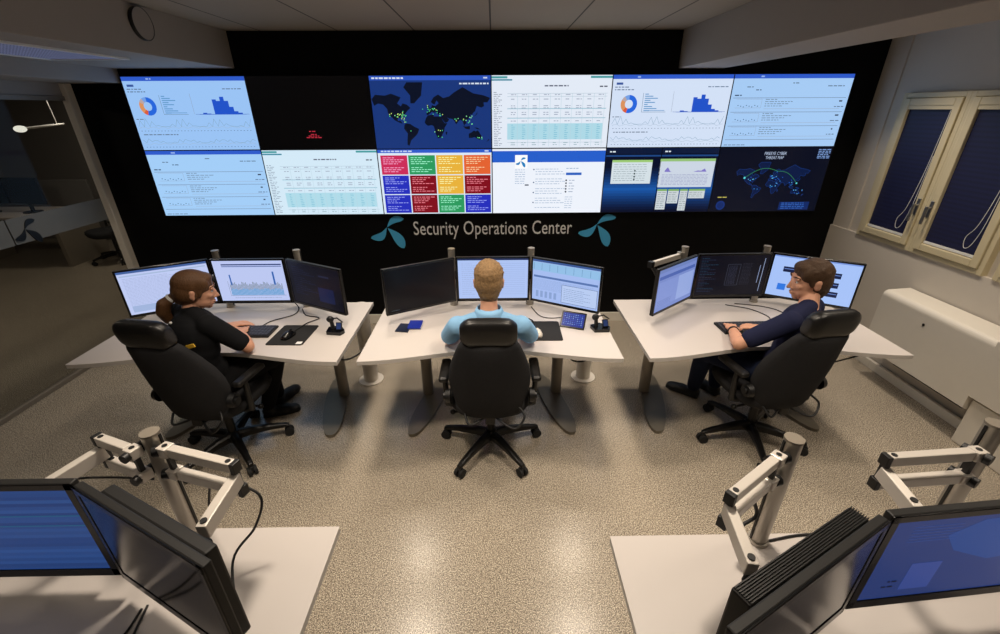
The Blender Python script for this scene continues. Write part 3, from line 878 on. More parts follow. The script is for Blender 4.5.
FG = [
 ((-1.640, -3.318), (-1.082, -3.318), .83, 1.187, 'bands', (24, 52, 130), .8, 'blue banded monitor on the empty glass-side desk', 1, False),
 ((-1.072, -3.325), (-.605, -3.555), .83, 1.187, 'glass_off', DK, 1, 'switched-off monitor turned sideways on the empty glass-side desk', 2, False),
 ((.437, -3.715), (.908, -3.478), .87, 1.205, 'glass_off', DK, 1, 'switched-off monitor with slatted top on the window-side desk', 2, True),
 ((.920, -3.472), (1.478, -3.425), .87, 1.208, 'bluedesk', (42, 60, 116), .8, 'blue lit monitor on the empty window-side desk', 1, False),
]
for a, b_, zb, zt, kind, bg, k, lab, dp, sl in FG:
    MI.append(make_monitor(a, b_, zb, zt, kind, bg, k, lab, dp, 'thick black monitors on the front desks', sl))

# ------------------------------------------------------------------ monitor posts
def post(label, x, y, top, r=.024, z0=.73, group='aluminium monitor posts', slot=True):
    e = empty('monitor_post', label, 'monitor post', (x, y, z0), 0, group)
    H = top - z0
    b = MB(); b.cyl((0, 0, .012), (0, 0, H), r, n=28); b.build('pole', M['alu'], e)
    for s_ in (-1, 1):
        b = MB(); b.bb((s_ * r - .0035, -.004, .015), (s_ * r + .0035, .004, H - .003)); b.build('slot', M['black'], e)
    b = MB(); b.cyl((0, 0, H), (0, 0, H + .007), r + .001, n=28); b.build('cap', M['leg_grey'], e, .001)
    b = MB(); b.cyl((0, 0, 0), (0, 0, .013), r + .006, n=28); b.build('base', M['alu'], e, .002)
    return e
bp = [(-1.955, -1.155, 'post behind the text page monitor'), (-1.385, -1.155, 'post behind the dark monitor beside the bar chart'), (-.292, -1.155, 'post behind the black monitor of the polo desk'),
      (.275, -1.155, 'post behind the pop-up window monitor'), (1.375, -1.155, 'post behind the lavender blue monitor'), (1.965, -1.155, 'post behind the terminal monitor')]
for x, y, lab in bp:
    post('short aluminium ' + lab, x, y, 1.155)

def arm(label, mon, yoke, elbow, z, away, zend=1.06):
    """clamp blocks beside the post, two parallel bars to an elbow, one forearm to the monitor plate"""
    e = empty('monitor_bracket', label, 'monitor arm', (yoke[0], yoke[1], z), 0, 'silver monitor arms')
    E_ = Vector((elbow[0] - yoke[0], elbow[1] - yoke[1], 0)); d = E_.normalized(); a = math.atan2(d.y, d.x)
    aw = Vector((away[0], away[1], 0)).normalized()
    DZ = Vector((0, 0, -.09))
    for q in (Vector((0, 0, 0)), DZ):
        b = MB(); b.box(tuple(q), (.036, .036, .034), rz=a); cl = b.build('clamp', M['arm_white'], e, .003)
        b = MB(); b.cyl(tuple(q + Vector((0, 0, .016))), tuple(q + Vector((0, 0, .0185))), .008, n=12); b.build('bolt', M['black'], cl)
        b = MB(); b.cyl(tuple(q - aw * .018), tuple(q - aw * .034), .017, n=8); b.build('pad', M['black'], cl)
        b = MB(); b.cyl(tuple(q + aw * .018), tuple(q + aw * .034), .015, n=12); b.build('knob', M['black'], cl, .002)
        b = MB(); b.bar(tuple(d * .019 + q), tuple(E_ + q), .026, .034); ua = b.build('upper_arm', M['arm_white'], e, .003)
        b = MB(); b.box(tuple(E_ + d * .007 + q), (.016, .028, .036), rz=a); b.build('end_cap', M['black'], ua, .002)
        b = MB(); b.cyl(tuple(E_ + d * -.014 + q + Vector((0, 0, .016))), tuple(E_ + d * -.014 + q + Vector((0, 0, .0185))), .008, n=12); b.build('bolt', M['black'], ua)
    b = MB(); b.box((0, 0, -.045), (.014, .014, .06), rz=a); b.build('clamp_bar', M['black'], e)
    B = Vector((mon[0] - yoke[0], mon[1] - yoke[1], zend - z)); A = E_ + Vector((0, 0, -.045))
    b = MB(); b.bar(tuple(A), tuple(B), .028, .045); fo = b.build('forearm', M['arm_white'], e, .003)
    dd = (B - A).normalized()
    b = MB(); b.cyl(tuple(B - dd * .016 + Vector((0, 0, .022))), tuple(B - dd * .016 + Vector((0, 0, .026))), .009, n=12); b.build('bolt', M['black'], fo)
    b = MB(); b.cyl((E_.x, E_.y, -.075), (E_.x, E_.y, -.017), .012, n=14); b.build('pivot', M['black'], e)
    return e, B
def head(e, B, info, z):
    """tilting head that joins the forearm to the plate at the monitor's back"""
    ev, mid, ang, by, h = info
    nrm = Vector((-math.sin(ang), math.cos(ang), 0))
    pl = Vector((mid.x, mid.y, 0)) + nrm * (by + .012); pl.z = ev.location.z + h * .52
    pl -= e.location
    b = MB(); b.limb([(B.x, B.y, B.z - .04), tuple((Vector((B.x, B.y, B.z - .04)) + pl + nrm * .03) / 2), tuple(pl + nrm * .012)], [.013, .016, .02], 12)
    b.build('tilt_head', M['black'], e)

# rear row: one arm per post toward its monitors
def short_arm(label, px, py, idx):
    ev, mid, ang, by, h = MI[idx]
    nrm = Vector((-math.sin(ang), math.cos(ang), 0))
    pl = Vector((mid.x, mid.y, 0)) + nrm * (by + .012)
    e = empty('monitor_bracket', label, 'monitor arm', (0, 0, 0), 0, 'silver monitor arms')
    z = .80 + .325 * .52
    b = MB(); b.cyl((px, py, z - .03), (px, py, z + .03), .036, n=20); b.build('clamp', M['black'], e)
    b = MB(); q = Vector((px, py, z)); t = Vector((pl.x, pl.y, z)); d = (t - q).normalized()
    b.bar(tuple(q + d * .03), tuple(t + nrm * .02), .024, .04); b.build('upper_arm', M['arm_white'], e, .003)
    b = MB(); b.cyl(tuple(t + nrm * .03), tuple(t + nrm * .001), .025, n=16); b.build('tilt_head', M['black'], e)
for (px, py, idx, lab) in ((-1.955, -1.155, 0, 'short arm holding the white text page monitor'), (-1.385, -1.155, 2, 'short arm holding the dark monitor beside the bar chart'),
                     (-.292, -1.155, 3, 'short arm holding the black monitor on the polo desk'), (.275, -1.155, 5, 'short arm holding the pop-up window monitor'),
                     (1.965, -1.155, 8, 'short arm holding the light blue monitor beside the window')):
    short_arm(lab, px, py, idx)
# visible arm above the lavender monitor
e = empty('monitor_bracket', 'silver arm reaching over the top of the lavender blue monitor', 'monitor arm', (0, 0, 0), 0, 'silver monitor arms')
b = MB(); b.bar((1.335, -1.175, 1.10), (1.075, -1.36, 1.10), .026, .036); b.build('upper_arm', M['arm_white'], e, .003)
b = MB(); b.box((1.345, -1.165, 1.10), (.04, .04, .05)); b.box((1.335, -1.20, 1.125), (.02, .02, .02)); b.build('clamp', M['alu'], e, .003)
b = MB(); b.box((1.068, -1.365, 1.10), (.03, .035, .042), rz=.6); b.limb([(1.075, -1.365, 1.09), (1.12, -1.38, 1.02), (1.21, -1.36, .97)], [.012, .012, .02], 10); b.build('tilt_head', M['black'], e)

# foreground posts and arms
post('tall aluminium post on the empty glass-side desk', -1.04, -3.10, 1.165, .026)
post('tall aluminium post standing free on the empty window-side desk', .895, -3.165, 1.165, .026)
post('tall aluminium post on the empty window-side desk nearest the window', 1.515, -3.14, 1.19, .026)
def mid_of(i):
    ev, mid, ang, by, h = MI[i]
    n = Vector((-math.sin(ang), math.cos(ang), 0))
    return Vector((mid.x, mid.y, 0)) + n * (by + .07)
e, B = arm('silver double arm bending toward the switched-off sideways monitor', (-.745, -3.375), (-.985, -3.128), (-.745, -3.20), 1.125, (1, .2), 1.07)
head(e, B, MI[10], 1)
e, B = arm('silver double arm folded back toward the blue banded monitor', (-1.31, -3.235), (-1.078, -3.135), (-1.225, -3.078), 1.125, (-.2, -1), 1.06)
head(e, B, MI[9], 1)
e, B = arm('silver double arm bending toward the slatted switched-off monitor', (.612, -3.50), (.836, -3.200), (.634, -3.335), 1.125, (-1, -.2), 1.07)
head(e, B, MI[11], 1)
e, B = arm('silver double arm bending toward the blue lit monitor', (1.150, -3.335), (1.435, -3.190), (1.154, -3.209), 1.125, (-.4, .9), 1.06)
head(e, B, MI[12], 1)

# ------------------------------------------------------------------ office chairs
def make_chair(label, loc, rz, base_rz=0):
    e = empty('office_chair', label, 'chair', loc, rz, 'high-back black office chairs')
    # star base
    for k in range(5):
        a = PI / 2 + 2 * PI * k / 5
        d = Vector((math.cos(a), math.sin(a), 0)); q = Vector((-d.y, d.x, 0))
        rg = []
        for (t, z, w, h) in ((.02, .115, .028, .030), (.10, .118, .026, .026), (.22, .105, .021, .018), (.31, .088, .018, .013), (.335, .08, .016, .010)):
            c = d * t + Vector((0, 0, z))
            rg.append([c + q * w - Vector((0, 0, h)), c + q * w + Vector((0, 0, h * .4)), c + q * w * .5 + Vector((0, 0, h)), c - q * w * .5 + Vector((0, 0, h)), c - q * w + Vector((0, 0, h * .4)), c - q * w - Vector((0, 0, h))])
        b = MB(); b.rings(rg, smooth=False); lg = b.build('leg', M['chair_metal'], e, .004)
        c = d * .325
        b = MB()
        for s_ in (-1, 1):
            p = c + q * (.017 * s_) + d * .012 * 0
            b.cyl((p.x - q.x * .009, p.y - q.y * .009, .03), (p.x + q.x * .009, p.y + q.y * .009, .03), .03, n=18)
        b.cyl((c.x, c.y, .03), (c.x, c.y, .085), .009, n=10)
        b.box((c.x, c.y, .05), (.03, .03, .03), rz=a)
        b.build('caster', M['rubber'], lg, .003)
    b = MB(); b.cyl((0, 0, .08), (0, 0, .15), .042, .036, n=24); b.cyl((0, 0, .15), (0, 0, .36), .026, n=20); b.build('stem', M['chair_metal'], e)
    b = MB(); b.bb((-.09, -.14, .345), (.09, .10, .385)); b.bb((-.03, -.22, .36), (.03, -.10, .42)); b.cyl((.09, .0, .365), (.24, .02, .355), .008); b.cyl((-.09, -.08, .365), (-.23, -.08, .35), .008)
    b.ell((.245, .02, .355), .018, nu=10, nv=6); b.ell((-.235, -.08, .35), .018, nu=10, nv=6)
    b.build('mechanism', M['chair_metal'], e, .006)
    # seat
    rg = []
    for (z, sx, sy) in ((.385, .19, .19), (.395, .225, .225), (.43, .245, .24), (.465, .24, .235), (.482, .215, .21)):
        rg.append(superellipse(0, .03, z, sx, sy, 32, 3.6))
    b = MB(); b.rings(rg); b.build('seat', M['fabric'], e)
    # backrest: contoured shell
    prof = [(.395, .13, -.165, .035, .0), (.41, .165, -.175, .05, .02), (.46, .195, -.193, .055, .045), (.54, .222, -.212, .058, .065), (.61, .234, -.226, .06, .07), (.68, .236, -.240, .06, .07), (.76, .222, -.256, .06, .06), (.85, .194, -.275, .055, .04), (.92, .168, -.290, .05, .02), (.955, .15, -.297, .04, .01), (.965, .12, -.30, .025, 0)]
    b = MB(); b.rings([superellipse(0, y, z, hw, t, 36, 2.8, bd) for (z, hw, y, t, bd) in prof]); b.build('backrest', M['fabric'], e)
    for s_ in (-1, 1):
        b = MB(); b.cyl((s_ * .232, -.16, .53), (s_ * .262, -.16, .53), .045, .038, n=24); b.cyl((s_ * .262, -.16, .53), (s_ * .275, -.16, .53), .022, n=16)
        b.build('lumbar_knob', M['black'], e, .003)
    # headrest roll
    rg = []
    N_ = 28
    for i in range(15):
        t = -1 + 2 * i / 14
        x = .147 * t
        f = (1 - abs(t) ** 7) ** .5 if abs(t) < 1 else .0
        f = max(f, .55)
        ring = []
        for k in range(N_):
            a = 2 * PI * k / N_
            c, s_ = math.cos(a), math.sin(a)
            yy = .052 * f * math.copysign(abs(c) ** .8, c); zz = .085 * f * math.copysign(abs(s_) ** .72, s_)
            ring.append(Vector((x, -.305 + yy - .015 * zz / .08, 1.02 + zz)))
        rg.append(ring)
    b = MB(); b.rings([r_[::-1] for r_ in rg]); b.build('headrest', M['leather'], e, .006)
    b = MB(); b.box((0, -.30, .955), (.16, .03, .07)); b.build('headrest_bracket', M['black'], e, .006)
    # armrests
    for s_ in (-1, 1):
        b = MB(); b.limb([(s_ * .20, -.06, .385), (s_ * .265, -.07, .41), (s_ * .272, -.075, .60)], [.016, .018, .016], 12); ar = b.build('arm_post', M['black'], e)
        b = MB(); b.box((s_ * .272, -.03, .625), (.058, .24, .035)); b.build('armrest', M['leather'], e, .015, 3)
    # rear hose and lever loop
    b = MB(); b.tube(smooth_path([(.03, -.2, .40), (.14, -.27, .37), (.2, -.24, .43), (.17, -.2, .47)]), .007, 8); b.tube(smooth_path([(-.03, -.2, .40), (-.12, -.25, .385), (-.15, -.2, .43)]), .007, 8); b.build('support_loop', M['black'], e)
    return e
def place_chair(src, label, loc, rz, base=0):
    c = copy_tree(src); c.location = loc; c.rotation_euler = (0, 0, rz); c['label'] = label
    for o in c.children:
        if o.name.startswith('leg'): o.rotation_euler = (0, 0, base)
    return c
ch = make_chair('black office chair of the person in the light blue polo', (-.02, -1.875, 0), 0)
place_chair(ch, 'black office chair of the long-haired person in black', (-1.725, -1.86, 0), R(-9), R(16))
place_chair(ch, 'black office chair of the person in the navy shirt', (1.735, -1.82, 0), R(9), R(15))

yt = MB(); yt.box((0, 0, 0), (.052, .006, .02)); yt = yt.build('tag', M['yellow'], bpy.data.objects['office_chair.001']); yt.location = (.165, -.235, .925); yt.rotation_euler = (0, R(-18), 0); yt['label'] = 'yellow fabric tag'
# ------------------------------------------------------------------ people
def hand(b, wrist, fwd, up, side, s=1.0, curl=.35):
    """palm, four fingers of unequal length and a thumb; side=+1 puts the thumb on the +right side"""
    w, f, u = Vector(wrist), Vector(fwd).normalized(), Vector(up).normalized()
    r_ = f.cross(u).normalized(); u = r_.cross(f)
    rot = Matrix((r_, f, u)).transposed()
    b.ell(w + f * .045, (.040 * s, .052 * s, .0155 * s), rot, nu=16, nv=10)
    b.ell(w + f * .015, (.028 * s, .035 * s, .018 * s), rot, nu=14, nv=8)
    for k, (ox, L) in enumerate(((-.030, .062), (-.010, .076), (.010, .080), (.029, .072))):
        ox *= side; L *= s
        p = w + f * .082 + r_ * ox; q = p + (f + r_ * ox * 2.2 - u * curl * .35) .normalized() * L * .45; t = q + (f - u * curl * 1.1).normalized() * L * .32; z = t + (f - u * curl * 1.9).normalized() * L * .26
        b.limb([tuple(p), tuple(q), tuple(t), tuple(z)], [.0092 * s, .0085 * s, .0078 * s, .007 * s], 10)
    p = w + f * .025 + r_ * side * .030; q = p + (f * .7 + r_ * side * .75 - u * .15).normalized() * .035; t = q + (f + r_ * side * .25 - u * .2).normalized() * .03
    b.limb([tuple(p), tuple(q), tuple(t)], [.013 * s, .0105 * s, .0085 * s], 10)

def person(label, J, mats, hair, head_dir, head_tilt=0, head_roll=0, sleeve=.5, collar=False, hscale=1.0):
    e = empty('person', label, 'person', (J['pelvis'][0], J['pelvis'][1], 0))
    OFF = Vector((J['pelvis'][0], J['pelvis'][1], 0))
    V = lambda p: Vector(p) - OFF
    J = {k: V(v) for k, v in J.items() if isinstance(v, tuple)}
    ty = math.atan2((J['shR'] - J['shL']).y, (J['shR'] - J['shL']).x)
    T = Matrix.Rotation(ty, 3, 'Z')
    def torso(b, g=0):
        b.ell(J['pelvis'], (.155 + g, .115 + g, .10 + g), T); b.ell(J['waist'], (.140 + g, .105 + g, .13 + g), T); b.ell(J['chest'], (.165 + g, .115 + g, .14 + g), T)
        b.ell((J['pelvis'] + J['waist']) / 2, (.145 + g, .11 + g, .11 + g), T); b.ell((J['chest'] + J['waist']) / 2, (.152 + g, .11 + g, .11 + g), T)
        up = (J['shR'] + J['shL']) / 2
        b.ell(up - Vector((0, 0, .02)), (.165 + g, .088 + g, .075 + g), T)
        for s_ in ('shL', 'shR'):
            b.ell(J[s_], .058 + g)
            b.limb([tuple(J[s_]), tuple(J['neck'])], [.045 + g, .045 + g], 12)
    hc = J['head']; H = Matrix.Rotation(head_dir, 3, 'Z') @ Matrix.Rotation(head_tilt, 3, 'X') @ Matrix.Rotation(head_roll, 3, 'Y')
    k = hscale
    hp = lambda x, y, z: hc + H @ (Vector((x, y, z)) * k)
    # body: one skin surface
    b = MB()
    torso(b, -.012)
    b.limb([tuple(J['neck'] - Vector((0, 0, .03))), tuple(J['neck'] * .5 + hp(0, -.012, -.075) * .5), tuple(hp(0, -.014, -.06))], [.058, .050, .046], 18)
    def E(c, r_, rot=None):
        b.ell(hp(*c), tuple(x * k for x in r_), H @ rot if rot is not None else H)
    E((0, -.008, .030), (.074, .094, .086)); E((0, .022, -.012), (.062, .075, .082)); E((0, .045, -.060), (.044, .044, .044)); E((0, .062, -.088), (.024, .022, .020))
    for s_ in (-1, 1):
        E((s_ * .036, .030, -.055), (.022, .045, .035)); E((s_ * .034, .066, -.018), (.024, .018, .020)); E((s_ * .030, .078, .026), (.026, .012, .009))
        E((s_ * .0735, -.008, -.008), (.008, .019, .031), Matrix.Rotation(s_ * .35, 3, 'Z')); E((s_ * .078, -.014, .006), (.007, .015, .016))
        E((s_ * .012, .092, -.034), (.009, .010, .008))
    b.limb([tuple(hp(0, .083, .018)), tuple(hp(0, .100, -.014)), tuple(hp(0, .108, -.030))], [.0075 * k, .0085 * k, .0095 * k], 12)
    E((0, .088, -.058), (.021, .011, .0065)); E((0, .086, -.069), (.018, .011, .007))
    for s_, side in (('L', 1), ('R', -1)):
        b.limb([tuple(J['sh' + s_]), tuple(J['el' + s_] * .5 + J['sh' + s_] * .5), tuple(J['el' + s_])], [.047, .043, .038], 16)
        b.limb([tuple(J['el' + s_]), tuple(J['el' + s_] * .7 + J['wr' + s_] * .3), tuple(J['wr' + s_])], [.038, .039, .026], 16)
        hand(b, J['wr' + s_], (J['hd' + s_] - J['wr' + s_]), (0, 0, 1), side)
        b.limb([tuple(J['hip' + s_]), tuple(J['kn' + s_])], [.075, .052], 14); b.limb([tuple(J['kn' + s_]), tuple(J['kn' + s_] * .65 + J['an' + s_] * .35), tuple(J['an' + s_])], [.05, .052, .034], 14)
    melt(b, 'body', M['skin'], e, .0052, 3, .5)
    # eyes
    b = MB()
    for s_ in (-1, 1): b.ell(hp(s_ * .031, .0755, .006), .0092 * k, nu=14, nv=10, m=M['white']); b.ell(hp(s_ * .031, .0808, .006), .0052 * k, nu=10, nv=8, m=M['black_gloss'])
    b.build('eyes', None, e)
    b = MB()
    for s_ in (-1, 1): b.limb([tuple(hp(s_ * .016, .091, .032)), tuple(hp(s_ * .035, .088, .037)), tuple(hp(s_ * .052, .072, .030))], [.0035, .004, .003], 8)
    b.build('eyebrows', mats['hair'], e)
    # shirt
    b = MB(); torso(b, .004)
    for s_ in ('L', 'R'):
        end = J['sh' + s_].lerp(J['el' + s_], sleeve)
        b.limb([tuple(J['sh' + s_]), tuple(J['sh' + s_].lerp(J['el' + s_], sleeve * .5)), tuple(end)], [.062, .060, .055], 16)
    o = melt(b, 'shirt', mats['shirt'], e, .0075, 5, .6)
    if collar:
        b = MB(); C = J['neck'] + Vector((0, .004, .012))
        rg = []
        for (z, r0, dy) in ((-.012, .080, 0), (.012, .074, .0), (.032, .066, .004), (.036, .069, .004), (.014, .082, 0), (-.014, .089, 0)):
            rg.append([C + Vector((r0 * math.cos(2 * PI * i / 28), dy + r0 * .92 * math.sin(2 * PI * i / 28), z)) for i in range(28)])
        b.rings(rg, cap=False); b.build('collar', mats['collar'], e)
    # trousers
    b = MB()
    b.ell(J['pelvis'], (.165, .125, .095), T)
    for s_ in ('L', 'R'):
        b.limb([tuple(J['pelvis'].lerp(J['hip' + s_], .8)), tuple(J['hip' + s_]), tuple(J['hip' + s_].lerp(J['kn' + s_], .5)), tuple(J['kn' + s_])], [.09, .088, .078, .064], 16)
        b.limb([tuple(J['kn' + s_]), tuple(J['kn' + s_].lerp(J['an' + s_], .4)), tuple(J['an' + s_] + Vector((0, 0, .01)))], [.062, .061, .050], 16)
    melt(b, 'trousers', mats['trousers'], e, .009, 5, .6)
    for s_ in ('L', 'R'):
        a = J['an' + s_]; t = J['to' + s_]; d = (t - a); d.z = 0; d.normalize(); q = Matrix.Rotation(math.atan2(d.y, d.x) - PI / 2, 3, 'Z')
        b = MB(); g = Vector((a.x, a.y, 0))
        b.ell(g + d * .0 + Vector((0, 0, .045)), (.042, .055, .042), q); b.ell(g + d * .09 + Vector((0, 0, .038)), (.045, .085, .034), q); b.ell(g + d * .15 + Vector((0, 0, .032)), (.046, .055, .028), q)
        b.prism([tuple((Matrix.Rotation(math.atan2(d.y, d.x) - PI / 2, 2) @ Vector((x, y))) + Vector((g.x, g.y))) for x, y in ((-.036, -.05), (.036, -.05), (.042, .10), (.040, .16), (.02, .205), (-.02, .205), (-.040, .16), (-.042, .10))], .003, .02)
        melt(b, 'shoe', M['shoe'], e, .007, 3)
    hair(e, hp, H, k, mats['hair'])
    return e, hp, OFF

def hair_short(e, hp, H, k, m, top=1.0, long_=0):
    b = MB()
    def E(c, r_, rot=None): b.ell(hp(*c), tuple(x * k for x in r_), H @ rot if rot is not None else H)
    E((0, -.014, .042), (.081, .098, .084)); E((0, -.034, .004), (.079, .076, .088)); E((0, .036, .080), (.060, .050, .034)); E((0, -.050, -.045), (.060, .048, .054)); E((0, -.040, -.082), (.050, .034, .028))
    for s_ in (-1, 1):
        E((s_ * .052, .018, .048), (.026, .050, .044)); E((s_ * .066, .014, .012), (.010, .016, .034))
    rg = random.Random(5)
    for _ in range(70):
        t = rg.uniform(0, 2 * PI); q = rg.uniform(.1, 1.45)
        v = Vector((math.sin(q) * math.cos(t) * .076, -.012 + math.sin(q) * math.sin(t) * .092, .042 + math.cos(q) * .079))
        if v.y > .06: continue
        E(tuple(v), (.011, .013, .006), Euler((rg.uniform(-.5, .5), rg.uniform(-.5, .5), t)).to_matrix())
    melt(b, 'hair', m, e, .0055, 2)

def hair_tail(e, hp, H, k, m):
    b = MB()
    def E(c, r_, rot=None): b.ell(hp(*c), tuple(x * k for x in r_), H @ rot if rot is not None else H)
    E((0, -.014, .038), (.082, .101, .083)); E((0, -.038, -.002), (.080, .078, .082)); E((0, .040, .076), (.056, .044, .030)); E((0, -.060, -.045), (.052, .045, .04))
    for s_ in (-1, 1):
        E((s_ * .054, .020, .046), (.026, .050, .044)); E((s_ * .066, -.02, -.005), (.015, .04, .04)); E((s_ * .068, .022, .006), (.009, .012, .032))
    b.limb([tuple(hp(0, -.095, -.035)), tuple(hp(0, -.115, -.05))], [.024, .024], 12)
    b.limb([tuple(hp(0, -.118, -.055)), tuple(hp(.0, -.145, -.085)), tuple(hp(-.0, -.150, -.13)), tuple(hp(-.005, -.13, -.175)), tuple(hp(-.005, -.115, -.205))], [.028, .036, .036, .027, .010], 12)
    melt(b, 'hair', m, e, .0055, 2)
    b = MB(); c = hp(0, -.112, -.048); d = (H @ Vector((0, -.7, -.7))).normalized()
    b.cyl(tuple(c - d * .006), tuple(c + d * .008), .028, n=18); b.build('hair_tie', M['white'], e, .003)

JC = dict(pelvis=(-.02, -1.90, .565), waist=(-.02, -1.925, .72), chest=(-.02, -1.92, .865), shL=(-.20, -1.925, .93), shR=(.16, -1.925, .93), neck=(-.02, -1.905, .99), head=(-.02, -1.82, 1.163),
          elL=(-.275, -1.78, .785), elR=(.236, -1.78, .785), wrL=(-.15, -1.62, .768), wrR=(.12, -1.62, .768), hdL=(-.12, -1.5, .76), hdR=(.10, -1.5, .76),
          hipL=(-.11, -1.87, .56), hipR=(.07, -1.87, .56), knL=(-.15, -1.47, .56), knR=(.11, -1.47, .56), anL=(-.15, -1.42, .09), anR=(.11, -1.42, .09), toL=(-.17, -1.25, .03), toR=(.13, -1.25, .03))
person('person in light blue polo shirt sitting with back to the camera', JC, dict(shirt=M['polo'], collar=M['polo'], trousers=M['trousers'], hair=M['hair_blond']), hair_short, 0, R(-4), 0, .85, True, 1.05)
JL = dict(pelvis=(-1.71, -1.885, .565), waist=(-1.745, -1.905, .72), chest=(-1.745, -1.88, .865), shL=(-1.88, -1.74, .955), shR=(-1.605, -1.925, .955), neck=(-1.745, -1.84, 1.005), head=(-1.712, -1.80, 1.118),
          elL=(-1.90, -1.60, .785), elR=(-1.462, -1.865, .782), wrL=(-1.76, -1.56, .768), wrR=(-1.60, -1.675, .770), hdL=(-1.68, -1.50, .76), hdR=(-1.655, -1.555, .76),
          hipL=(-1.77, -1.84, .56), hipR=(-1.65, -1.895, .56), knL=(-1.63, -1.46, .56), knR=(-1.475, -1.575, .55), anL=(-1.66, -1.36, .09), anR=(-1.66, -1.51, .09), toL=(-1.60, -1.20, .03), toR=(-1.5, -1.46, .03))
eL, hpL, offL = person('person with brown ponytail and black shirt turned toward the bar chart', JL, dict(shirt=M['tee_black'], collar=M['tee_black'], trousers=M['trousers'], hair=M['hair_brown']), hair_tail, R(-60), R(-12), 0, .78, False, 1.02)
JR = dict(pelvis=(1.775, -1.85, .565), waist=(1.82, -1.87, .72), chest=(1.845, -1.865, .86), shL=(1.695, -1.95, .95), shR=(1.96, -1.745, .95), neck=(1.845, -1.855, 1.0), head=(1.874, -1.77, 1.132),
          elL=(1.462, -1.905, .785), elR=(1.92, -1.68, .80), wrL=(1.53, -1.70, .772), wrR=(1.75, -1.68, .768), hdL=(1.57, -1.58, .76), hdR=(1.66, -1.62, .76),
          hipL=(1.70, -1.86, .56), hipR=(1.82, -1.79, .56), knL=(1.44, -1.60, .56), knR=(1.62, -1.44, .56), anL=(1.56, -1.33, .09), anR=(1.74, -1.30, .09), toL=(1.45, -1.24, .03), toR=(1.66, -1.15, .03))
eR, hpR, offR = person('person in navy shirt with short dark hair looking at the terminal monitor', JR, dict(shirt=M['tee_navy'], collar=M['tee_navy'], trousers=M['jeans'], hair=M['hair_dark']), hair_short, R(78), R(-8), 0, .76, False, 1.06)
# wristband of the navy shirt person
b = MB(); w0 = Vector(JR['wrL']) - offR; d = (Vector(JR['elL']) - Vector(JR['wrL'])).normalized()
b.cyl(tuple(w0 + d * .012), tuple(w0 + d * .026), .0325, n=20); wb = b.build('wristband', M['black'], eR, .002)
# neck mark on black shirt: small white print and yellow tag on the chair back
b = MB(); b.ell(Vector((-1.80, -1.945, .98)) - offL, (.008, .008, .008)); b.build('shirt_print', M['white'], eL)

# ------------------------------------------------------------------ desk things
ZD = .73
def keyboard(label, x, y, rz=0):
    e = empty('keyboard', label, 'keyboard', (x, y, ZD), rz, 'black keyboards')
    b = MB(); b.bb((-.22, -.078, 0), (.22, .078, .014)); b.build('case', M['black'], e, .003)
    b = MB()
    for r_ in range(6):
        for c in range(19):
            if 14 < c < 15: continue
            b.bb((-.212 + c * .0224, .060 - r_ * .0232 - .009, .014), (-.212 + c * .0224 + .018, .060 - r_ * .0232 + .009, .019))
    b.build('keys', M['key'], e)
    return e
keyboard('black keyboard under the hands of the ponytailed person', -1.665, -1.585, 0)
keyboard('black keyboard under the hand of the person in navy', 1.715, -1.60, 0.02)

def pad(label, x, y, w, d, rz):
    b = MB(); b.prism([(-w / 2 + .01, -d / 2), (w / 2 - .01, -d / 2), (w / 2, -d / 2 + .01), (w / 2, d / 2 - .01), (w / 2 - .01, d / 2), (-w / 2 + .01, d / 2), (-w / 2, d / 2 - .01), (-w / 2, -d / 2 + .01)], 0, .004)
    e = empty('mouse_pad', label, 'mouse pad', (x, y, ZD), rz, 'black mouse pads')
    b.build('mat', M['pad'], e); return e
p1 = pad('black mouse pad with white corner label beside the ponytailed person', -1.300, -1.628, .235, .275, R(-2))
b = MB(); b.bb((.070, -.125, .004), (.105, -.095, .0045)); b.build('corner_label', M['white'], p1)
pad('black mouse pad beside the person in the blue polo', .335, -1.605, .22, .275, R(-1))
def mouse(label, x, y, rz, m=None):
    e = empty('computer_mouse', label, 'mouse', (x, y, ZD + .004), rz, 'computer mice')
    b = MB(); rg = []
    for (t, w, h) in ((-.055, .012, .012), (-.05, .022, .022), (-.03, .030, .034), (0, .031, .038), (.03, .029, .030), (.048, .022, .020), (.055, .012, .012)):
        rg.append([Vector((w * math.cos(PI * i / 8), t, h * math.sin(PI * i / 8) + .0005)) for i in range(9)])
    b.rings(rg); b.build('shell', m or M['leg_grey'], e)
    b = MB(); b.cyl((-.004, .03, .033), (.004, .03, .033), .008, n=12); b.build('wheel', M['black'], e)
    return e
mouse('dark grey mouse on the pad beside the ponytailed person', -1.318, -1.655, R(-15), M['black_gloss'])
mouse('silver mouse on the pad beside the person in blue polo', .285, -1.655, R(10), M['riser'])

